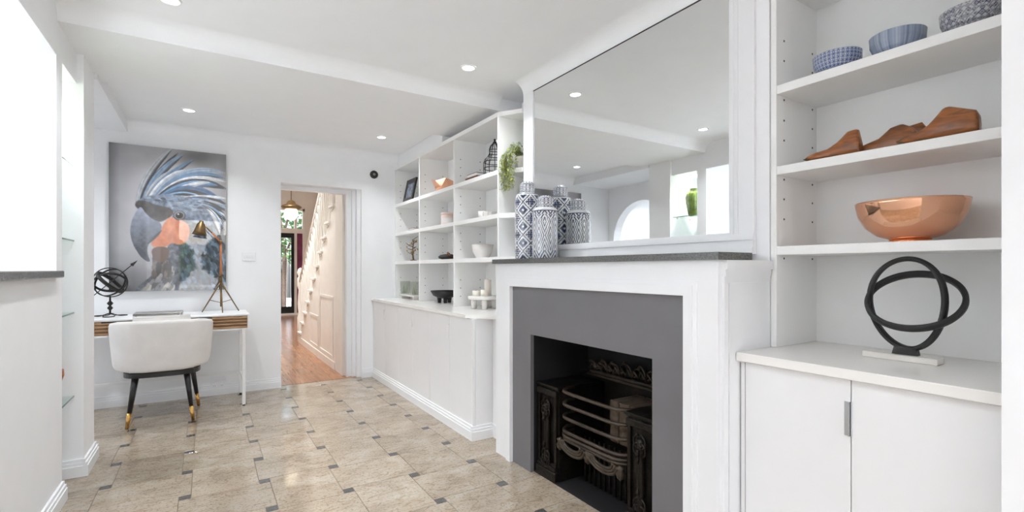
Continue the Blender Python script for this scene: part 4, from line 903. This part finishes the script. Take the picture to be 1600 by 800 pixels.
# wooden shoe lasts
def last(label, x, y_toe, y_heel, prof, wd, rot=0.0):
    t = thing('shoe_last', label, 'shoe last', (x, (y_toe + y_heel) / 2, ZT[1]), 'wooden shoe lasts on the middle shelf')
    N, n = 30, 16; vs = []; fs = []; pu = [p[0] for p in prof]; pz = [p[1] for p in prof]; dx_, dy_ = math.sin(rot), math.cos(rot)
    for i in range(N):
        u = i / (N - 1); hh = float(np.interp(u, pu, pz)); wv = wd * float(np.interp(u, [0, .06, .25, .5, .8, 1], [.3, .6, 1.0, .72, .78, .6])); z0 = .0006 + .012 * max(0, .12 - u) / .12
        yy = y_toe + (y_heel - y_toe) * u
        for k in range(n):
            an = 2 * PI * k / n; e = .55; a, b = math.copysign(abs(math.cos(an)) ** e, math.cos(an)), math.copysign(abs(math.sin(an)) ** e, math.sin(an))
            wk = wv * (1 - .45 * max(0, b) * min(1, hh / .06))
            off = (yy - (y_toe + y_heel) / 2)
            vs.append((x + a * wk + off * dx_, (y_toe + y_heel) / 2 + off * dy_, ZT[1] + z0 + (b * .5 + .5) * max(hh - z0, .004)))
    for i in range(N - 1):
        for k in range(n): fs.append((i * n + k, i * n + (k + 1) % n, (i + 1) * n + (k + 1) % n, (i + 1) * n + k))
    fs += [tuple(range(n)), tuple((N - 1) * n + k for k in range(n))]
    MB().add(vs, fs, True).build('body', 'last_wood', t)
    k0 = MB(); sub = [vs[i * n + k] for i in range(4) for k in range(n)]; cx0 = sum(v_[0] for v_ in sub) / len(sub); cz0 = sum(v_[2] for v_ in sub) / len(sub)
    sub = [(cx0 + (v_[0] - cx0) * 1.03, v_[1] + .0006, max(ZT[1] + .0004, cz0 + (v_[2] - cz0) * 1.03)) for v_ in sub]
    k0.add(sub, [(i * n + k, i * n + (k + 1) % n, (i + 1) * n + (k + 1) % n, (i + 1) * n + k) for i in range(3) for k in range(n)] + [tuple(range(n))], True); k0.build('toe_cap', 'brass_aged', t)
    return t
Y_ = lambda u, X=1.97: onX(u, 0, X).y
last('light orange-brown wooden shoe last with upright heel by the side panel', 1.945, Y_(1256, 1.945), Y_(1346, 1.945), [(0, .012), (.15, .028), (.45, .036), (.62, .055), (.8, .086), (.92, .088), (.99, .082), (1, .05)], .030, .05)
last('middle wooden shoe last with a low rounded heel', 1.995, Y_(1331, 1.995), Y_(1434, 1.995), [(0, .014), (.2, .034), (.45, .050), (.62, .080), (.78, .086), (.95, .066), (1, .045)], .030, -.03)
last('small dark wooden shoe last behind the others', 2.055, Y_(1352, 2.055), Y_(1452, 2.055), [(0, .012), (.25, .060), (.5, .05), (.7, .088), (.9, .093), (1, .06)], .028, .0)
last('largest wooden shoe last with a tall block heel', 1.935, Y_(1402, 1.935), Y_(1531, 1.935), [(0, .012), (.12, .026), (.32, .034), (.42, .05), (.60, .094), (.66, .094), (.97, .066), (1, .05)], .032, .02)
# copper bowl
c = (2.04, onX(1422, 0, 2.04).y, ZT[2]); cbw = thing('copper_bowl', 'large shiny copper pedestal bowl on the lower shelf', 'bowl', c)
MB().lathe([(.0, .0125), (.06, .0125), (.092, .024), (.125, .052), (.147, .092), (.155, .13), (.156, .140), (.154, .140), (.145, .094), (.123, .055), (.09, .028), (.0, .017)], c, 72, cap0=False, cap1=False).build('bowl', 'copper', cbw)
MB().lathe([(.058, .0005), (.058, .0125), (.052, .0125), (.052, .0005)], c, 48, cap0=False, cap1=False).build('foot_ring', 'copper', cbw)
# ring sculpture
kc = thing('ring_sculpture', 'black sculpture of two interlocked rings on a white marble base', 'sculpture', (2.0, .69, CTR))
B(1.97, 2.035, .583, .792, CTR, CTR + .02, .002).build('marble_base', 'marble', kc, label='white marble plinth')
by = onX(1415, 0, 2.0).y
m = MB(); m.prism([(by - .036, CTR + .0205), (by + .036, CTR + .0205), (by + .03, CTR + .045), (by - .03, CTR + .045)], 'x', 1.99, 2.016); m.build('pedestal', 'black_matte', kc)
zc_ = CTR + .04 + .152
def loop(fn, n=72): return [fn(t) for t in np.linspace(0, 2 * PI, n + 1)[:-1]]
PA = loop(lambda t: Vector((2.003 - .018 * math.sin(t * 2 + .6), by - .002 + .103 * math.cos(t), zc_ + .152 * math.sin(t))))
PB = loop(lambda t: Vector((2.003 + .075 * math.sin(t + .25), by - .022 - .125 * math.cos(t), zc_ + .012 + .088 * math.sin(t) - .004 * math.cos(t))))
for P_r in (PA, PB):
    cen = sum(P_r, Vector()) / len(P_r)
    MB().tube(P_r, .0125, 8, closed=True, flat=(.7, 1.35), up=lambda i, P_r=P_r, cen=cen: P_r[i] - cen).build('ring', 'black_matte', kc)

# ------------------------------------------------------------------ left bookcase contents
ZBK = [1.8965, 1.5775, 1.2615, CTL]
def bpos(u, X): return onX(u, 0, X).y
# bay by the wall
y = 5.04; t = thing('photo_frame', 'dark photo frame leaning at the wall end of the top tier', 'photo frame', (1.84, y, ZBK[0]))
M_ = Matrix.Translation((1.835, y, ZBK[0] + .0045)) @ Matrix.Rotation(math.radians(12), 4, 'Y')
fr = MB(); fr.box(0, .018, -.14, -.095, 0, .26); fr.box(0, .018, .095, .14, 0, .26); fr.box(0, .018, -.095, .095, 0, .05); fr.box(0, .018, -.095, .095, .21, .26); fr.xf(M_); fr.build('frame', 'black_wood', t)
fr = B(.004, .014, -.095, .095, .05, .21).xf(M_); fr.build('picture', 'photo_paper', t)
y = bpos(651, 1.86); t = thing('small_book', 'slim brown book lying on the second tier by the wall', 'book', (1.87, y, ZBK[1]))
B(1.80, 1.94, y - .07, y + .07, ZBK[1] + .0005, ZBK[1] + .004).build('cover', 'book_brown', t); B(1.802, 1.938, y - .068, y + .066, ZBK[1] + .004, ZBK[1] + .018).build('pages', 'ceramic_white', t); B(1.80, 1.94, y - .07, y + .07, ZBK[1] + .018, ZBK[1] + .022).build('cover', 'book_brown', t)
y = bpos(646, 1.86); t = thing('branch_ornament', 'bare branching metal ornament on the third tier', 'ornament', (1.86, y, ZBK[2]))
MB().lathe([(.035, .0005), (.035, .008), (.008, .014)], (1.86, y, ZBK[2]), 14).build('base', 'branch', t)
br = MB(); rb = random.Random(9); br.tube([(1.86, y, ZBK[2] + .012), (1.855, y + .01, ZBK[2] + .08), (1.865, y + .03, ZBK[2] + .14), (1.86, y - .02, ZBK[2] + .22)], [.010, .008, .006, .004], 7)
for k in range(9):
    z = ZBK[2] + .06 + k * .018; a = rb.choice([-1, 1]); p0 = Vector((1.86, y + .015, z)); br.tube([p0, p0 + Vector((rb.uniform(-.04, .03), a * .05, .015)), p0 + Vector((rb.uniform(-.05, .03), a * rb.uniform(.08, .13), rb.uniform(.0, .05)))], [.006, .004, .002], 6)
br.build('branches', 'branch', t)
bd = MB()
for k in range(10): p = Vector((1.86 + rb.uniform(-.05, .03), y + rb.uniform(-.11, .11), ZBK[2] + rb.uniform(.08, .22))); bd.lathe([(.0, -.011), (.010, 0), (.0, .011)], p, 8)
bd.build('buds', 'gold', t, kind='stuff')
yt = 4.97; tr = thing('white_tray', 'white raised tray under two tumblers by the wall', 'tray', (1.85, yt, ZBK[3]))
B(1.80, 1.92, yt - .22, yt + .22, ZBK[3] + .03, ZBK[3] + .045, .003).build('top', 'ceramic_white', tr)
for dy in (-.19, .17): B(1.81, 1.91, yt + dy, yt + dy + .02, ZBK[3] + .0005, ZBK[3] + .03).build('foot', 'ceramic_white', tr)
for k, u in enumerate((633, 648)):
    y = bpos(u, 1.858 - .006 * k); c = (1.858 - .006 * k, y, ZBK[3] + .0455); t = thing('glass_tumbler', ['clear tumbler with a faint grey-green filling, nearer the wall', 'clear tumbler with green sprigs inside, beside the divider'][k], 'tumbler', c)
    MB().lathe([(.0, .0005), (.046, .0005), (.05, .005), (.055, .14), (.053, .14), (.048, .007), (.0, .006)], c, 24, cap0=False, cap1=False).build('glass', 'tumbler_glass', t)
    gs = MB(); rg_ = random.Random(k)
    for q in range(11): a, r_ = rg_.uniform(0, 6.28), rg_.uniform(0, .03); gs.tube([(c[0] + r_ * math.cos(a), c[1] + r_ * math.sin(a), c[2] + .008), (c[0] + r_ * 1.2 * math.cos(a + .4), c[1] + r_ * 1.2 * math.sin(a + .4), c[2] + rg_.uniform(.06, .12))], [.004, .001], 4)
    gs.build('sprigs', 'plant_grass', t, kind='stuff')
# middle bay
c = (1.92, bpos(693, 1.92), ZBK[0]); t = thing('faceted_bowl', 'faceted copper bowl on the top tier in the middle bay', 'bowl', c)
def facet(prof, n=7, tw=.45):
    m = MB(); vs = []; fs = []
    for i, (r_, z) in enumerate(prof):
        for k in range(n): a = 2 * PI * k / n + i * tw; vs.append((c[0] + r_ * math.cos(a), c[1] + r_ * math.sin(a), c[2] + z + (.012 * (-1) ** k if i == len(prof) - 1 else 0)))
    for i in range(len(prof) - 1):
        for k in range(n): k2 = (k + 1) % n; fs += [(i * n + k, i * n + k2, (i + 1) * n + k), (i * n + k2, (i + 1) * n + k2, (i + 1) * n + k)]
    fs.append(tuple(range(n))); return m.add(vs, fs)
facet([(.05, .0005), (.09, .05), (.115, .12)]).build('outer', 'copper', t); facet([(.04, .008), (.082, .055), (.110, .12)]).build('inner', 'copper', t)
c = (1.93, bpos(699, 1.93), ZBK[1]); t = thing('candle_box', 'pale pink boxed candle on the second tier of the middle bay', 'candle', c)
MB().lathe([(.058, .0005), (.06, .004), (.06, .105), (.056, .107)], c, 28).build('jar', 'candle_pink', t); MB().lathe([(.061, .107), (.061, .125), (.055, .128)], c, 28).build('lid', 'candle_pink', t); MB().lathe([(.0605, .03), (.0605, .075)], c, 28, cap0=False, cap1=False).build('paper_band', 'ceramic_white', t)
c = (1.92, bpos(700, 1.92), ZBK[2]); t = thing('dark_dish', 'small dark sculpted dish on the third tier of the middle bay', 'dish', c)
MB().lathe([(.05, .0005), (.085, .012), (.092, .028), (.07, .045), (.03, .052), (.0, .052)], c, 20).build('body', 'black_matte', t); MB().tube([(c[0], c[1] - .05, c[2] + .03), (c[0] - .03, c[1] - .09, c[2] + .05), (c[0] - .01, c[1] - .02, c[2] + .062)], [.012, .010, .012], 8).build('handle', 'copper_dark', t)
c = (1.91, bpos(695, 1.91), ZBK[3]); t = thing('footed_bowl', 'black bowl on short feet standing on the long worktop', 'bowl', c)
MB().lathe([(.0, .045), (.06, .045), (.11, .07), (.135, .115), (.132, .115), (.105, .075), (.055, .053), (.0, .052)], c, 36, cap0=False, cap1=False).build('bowl', 'black_matte', t)
for k in range(3): a = 2.3 + k * 2.094; MB().lathe([(.016, .0005), (.022, .055)], (c[0] + .055 * math.cos(a), c[1] + .055 * math.sin(a), c[2]), 12).build('foot', 'black_matte', t)
# bay next to the fireplace
yb_ = bpos(747, 1.90)
for k, (dz, mt_, lb, dx, wy) in enumerate(((0, 'book_brown', 'brown book lying under another near the birdcage', 0, .10), (.03, 'book_black', 'black book on top of the brown one near the birdcage', .01, .085))):
    z0 = ZBK[0] + dz + .0005; t = thing('book', lb, 'book', (1.9, yb_, z0), 'books by the birdcage')
    B(1.83 + dx, 2.0 + dx, yb_ - wy, yb_ + wy, z0, z0 + .004).build('cover', mt_, t); B(1.832 + dx, 1.996 + dx, yb_ - wy + .003, yb_ + wy - .003, z0 + .004, z0 + .025).build('pages', mt_ if k == 0 else 'ceramic_white', t); B(1.83 + dx, 2.0 + dx, yb_ - wy, yb_ + wy, z0 + .025, z0 + .029).build('cover', mt_, t)
c = (1.93, bpos(775, 1.93) + .02, ZBK[0]); t = thing('wire_birdcage', 'small black wire birdcage on the top tier by the fireplace', 'birdcage', c)
MB().lathe([(.088, .0005), (.09, .006), (.09, .018), (.084, .02)], c, 24).build('base', 'black_wire', t)
wv = MB(); prof = [(.084, .02), (.088, .06), (.088, .11), (.080, .14), (.052, .17), (.042, .19), (.044, .22), (.034, .25), (.012, .275)]
for k in range(12): a = 2 * PI * k / 12; wv.tube([(c[0] + r_ * math.cos(a), c[1] + r_ * math.sin(a), c[2] + z) for r_, z in prof], .0026, 5)
wv.build('wires', 'black_wire', t)
hp = MB()
for r_, z in ((.088, .07), (.087, .12), (.052, .17), (.044, .215)): hp.tube([(c[0] + r_ * math.cos(a), c[1] + r_ * math.sin(a), c[2] + z) for a in np.linspace(0, 2 * PI, 25)[:-1]], .003, 5, closed=True)
hp.build('hoops', 'black_wire', t); MB().lathe([(.014, .27), (.016, .28), (.006, .288), (.01, .30), (.0, .31)], c, 10).build('finial', 'black_wire', t)
for k, (u, X, lb) in enumerate(((755, 1.87, 'white ceramic cup on the second tier, beside its twin'), (768, 1.95, 'white ceramic cup on the second tier, behind its twin'))):
    c = (X, bpos(u, X), ZBK[1]); t = thing('ceramic_cup', lb, 'cup', c, 'white cups on the second tier')
    MB().lathe([(.0, .0005), (.03, .0005), (.04, .02), (.042, .055), (.040, .055), (.036, .02), (.0, .01)], c, 20, cap0=False, cap1=False).build('body', 'ceramic_white', t); MB().tube([(c[0] - .02, c[1] - .036, c[2] + .045), (c[0] - .035, c[1] - .055, c[2] + .035), (c[0] - .02, c[1] - .036, c[2] + .018)], .004, 6).build('handle', 'ceramic_white', t)
c = (1.85, bpos(780, 1.85) + .01, ZBK[1]); c = (1.86, 3.075, ZBK[1]); t = thing('copper_figure', 'slim copper figure standing against the divider', 'ornament', c)
MB().lathe([(.02, .0005), (.022, .01), (.012, .02), (.016, .10), (.010, .16), (.014, .18), (.02, .20), (.012, .225), (.0, .23)], c, 14).build('body', 'copper_dark', t)
c = (1.92, bpos(754, 1.92), ZBK[2]); t = thing('white_bowl', 'plain white ceramic bowl on the third tier by the fireplace', 'bowl', c)
MB().lathe([(.0, .0005), (.05, .0005), (.055, .006), (.08, .05), (.092, .11), (.089, .11), (.076, .05), (.05, .012), (.0, .01)], c, 32, cap0=False, cap1=False).build('bowl', 'ceramic_white', t); MB().lathe([(.0925, .108), (.093, .111), (.088, .112)], c, 32, cap0=False, cap1=False).build('rim', 'ceramic_white', t)
ysd = bpos(757, 1.90); t = thing('cake_stand', 'white footed serving stand on the long worktop by the fireplace', 'stand', (1.9, ysd, ZBK[3]))
MB().lathe([(.0, .075), (.13, .075), (.135, .085), (.135, .10), (.13, .102), (.0, .102)], (1.9, ysd, ZBK[3]), 36, cap0=False, cap1=False).build('plate', 'ceramic_white', t)
for a in (2.6, 4.2, .6, 5.6): MB().lathe([(.022, .0005), (.022, .075)], (1.9 + .085 * math.cos(a), ysd + .085 * math.sin(a), ZBK[3]), 14).build('foot', 'ceramic_white', t)
for k, (dx, dy, r_, h_, lb) in enumerate(((.02, -.02, .028, .13, 'tall white pillar candle on the serving stand'), (-.05, .05, .032, .04, 'short white candle cup at the wall side of the serving stand'), (-.04, -.07, .03, .05, 'short white candle cup at the fireplace side of the serving stand'))):
    c = (1.9 + dx, ysd + dy, ZBK[3] + .102); t = thing('pillar_candle', lb, 'candle', c, 'candles on the serving stand')
    MB().lathe([(r_, .0005), (r_, h_), (r_ * .85, h_ + .002), (r_ * .6, h_ - .003), (.0, h_ - .003)], c, 20).build('wax', 'candle_wax', t); MB().tube([(c[0], c[1], c[2] + h_ - .003), (c[0], c[1], c[2] + h_ + .008)], .0012, 5).build('wick', 'dark_plastic', t)
# trailing plant in the angled bay
c = Vector((1.955, 2.945, ZBK[0])); t = thing('trailing_plant', 'trailing yellow-green plant in a white pot in the angled bay', 'plant', c)
MB().lathe([(.04, .0005), (.055, .08), (.06, .09), (.054, .09), (.045, .07), (.0, .07)], c, 20).build('pot', 'ceramic_white', t)
stm, lv = MB(), MB(); rp_ = random.Random(12)
for k in range(42):
    a = rp_.uniform(0, 2 * PI) if k < 5 else rp_.uniform(2.7, 3.7); p = c + Vector((0, 0, .07)); d_ = Vector((math.cos(a), math.sin(a), 0)); L_ = rp_.uniform(.18, .37) if k >= 5 else .12
    out = .05 if k < 5 else rp_.uniform(.13, .165); pts = [p, p + d_ * out * .5 + Vector((0, 0, rp_.uniform(.05, .13))), p + d_ * out + Vector((0, 0, .02))]
    z = 0
    while z < L_ - .12: z += .05; pts.append(p + d_ * (out + rp_.uniform(-.01, .012)) + Vector((rp_.uniform(-.01, .01), rp_.uniform(-.012, .012), .02 - z)))
    stm.tube(pts, .0015, 4)
    for i in range(1, len(pts)):
        for q in range(4):
            p1 = pts[i - 1].lerp(pts[i], rp_.random()); ld = Vector((rp_.uniform(-1, 1), rp_.uniform(-1, 1), rp_.uniform(-.8, .4))).normalized(); sd_ = ld.cross(Vector((rp_.uniform(-.4, .4), rp_.uniform(-.4, .4), 1))).normalized(); s_ = rp_.uniform(.011, .019)
            lv.add([p1, p1 + ld * s_ * .6 + sd_ * s_ * .5, p1 + ld * s_ * 1.4, p1 + ld * s_ * .6 - sd_ * s_ * .5], [(0, 1, 2, 3)])
stm.build('stems', 'plant_grass', t); lv.build('leaves', 'leaf_yellow', t, kind='stuff', fixn=False)
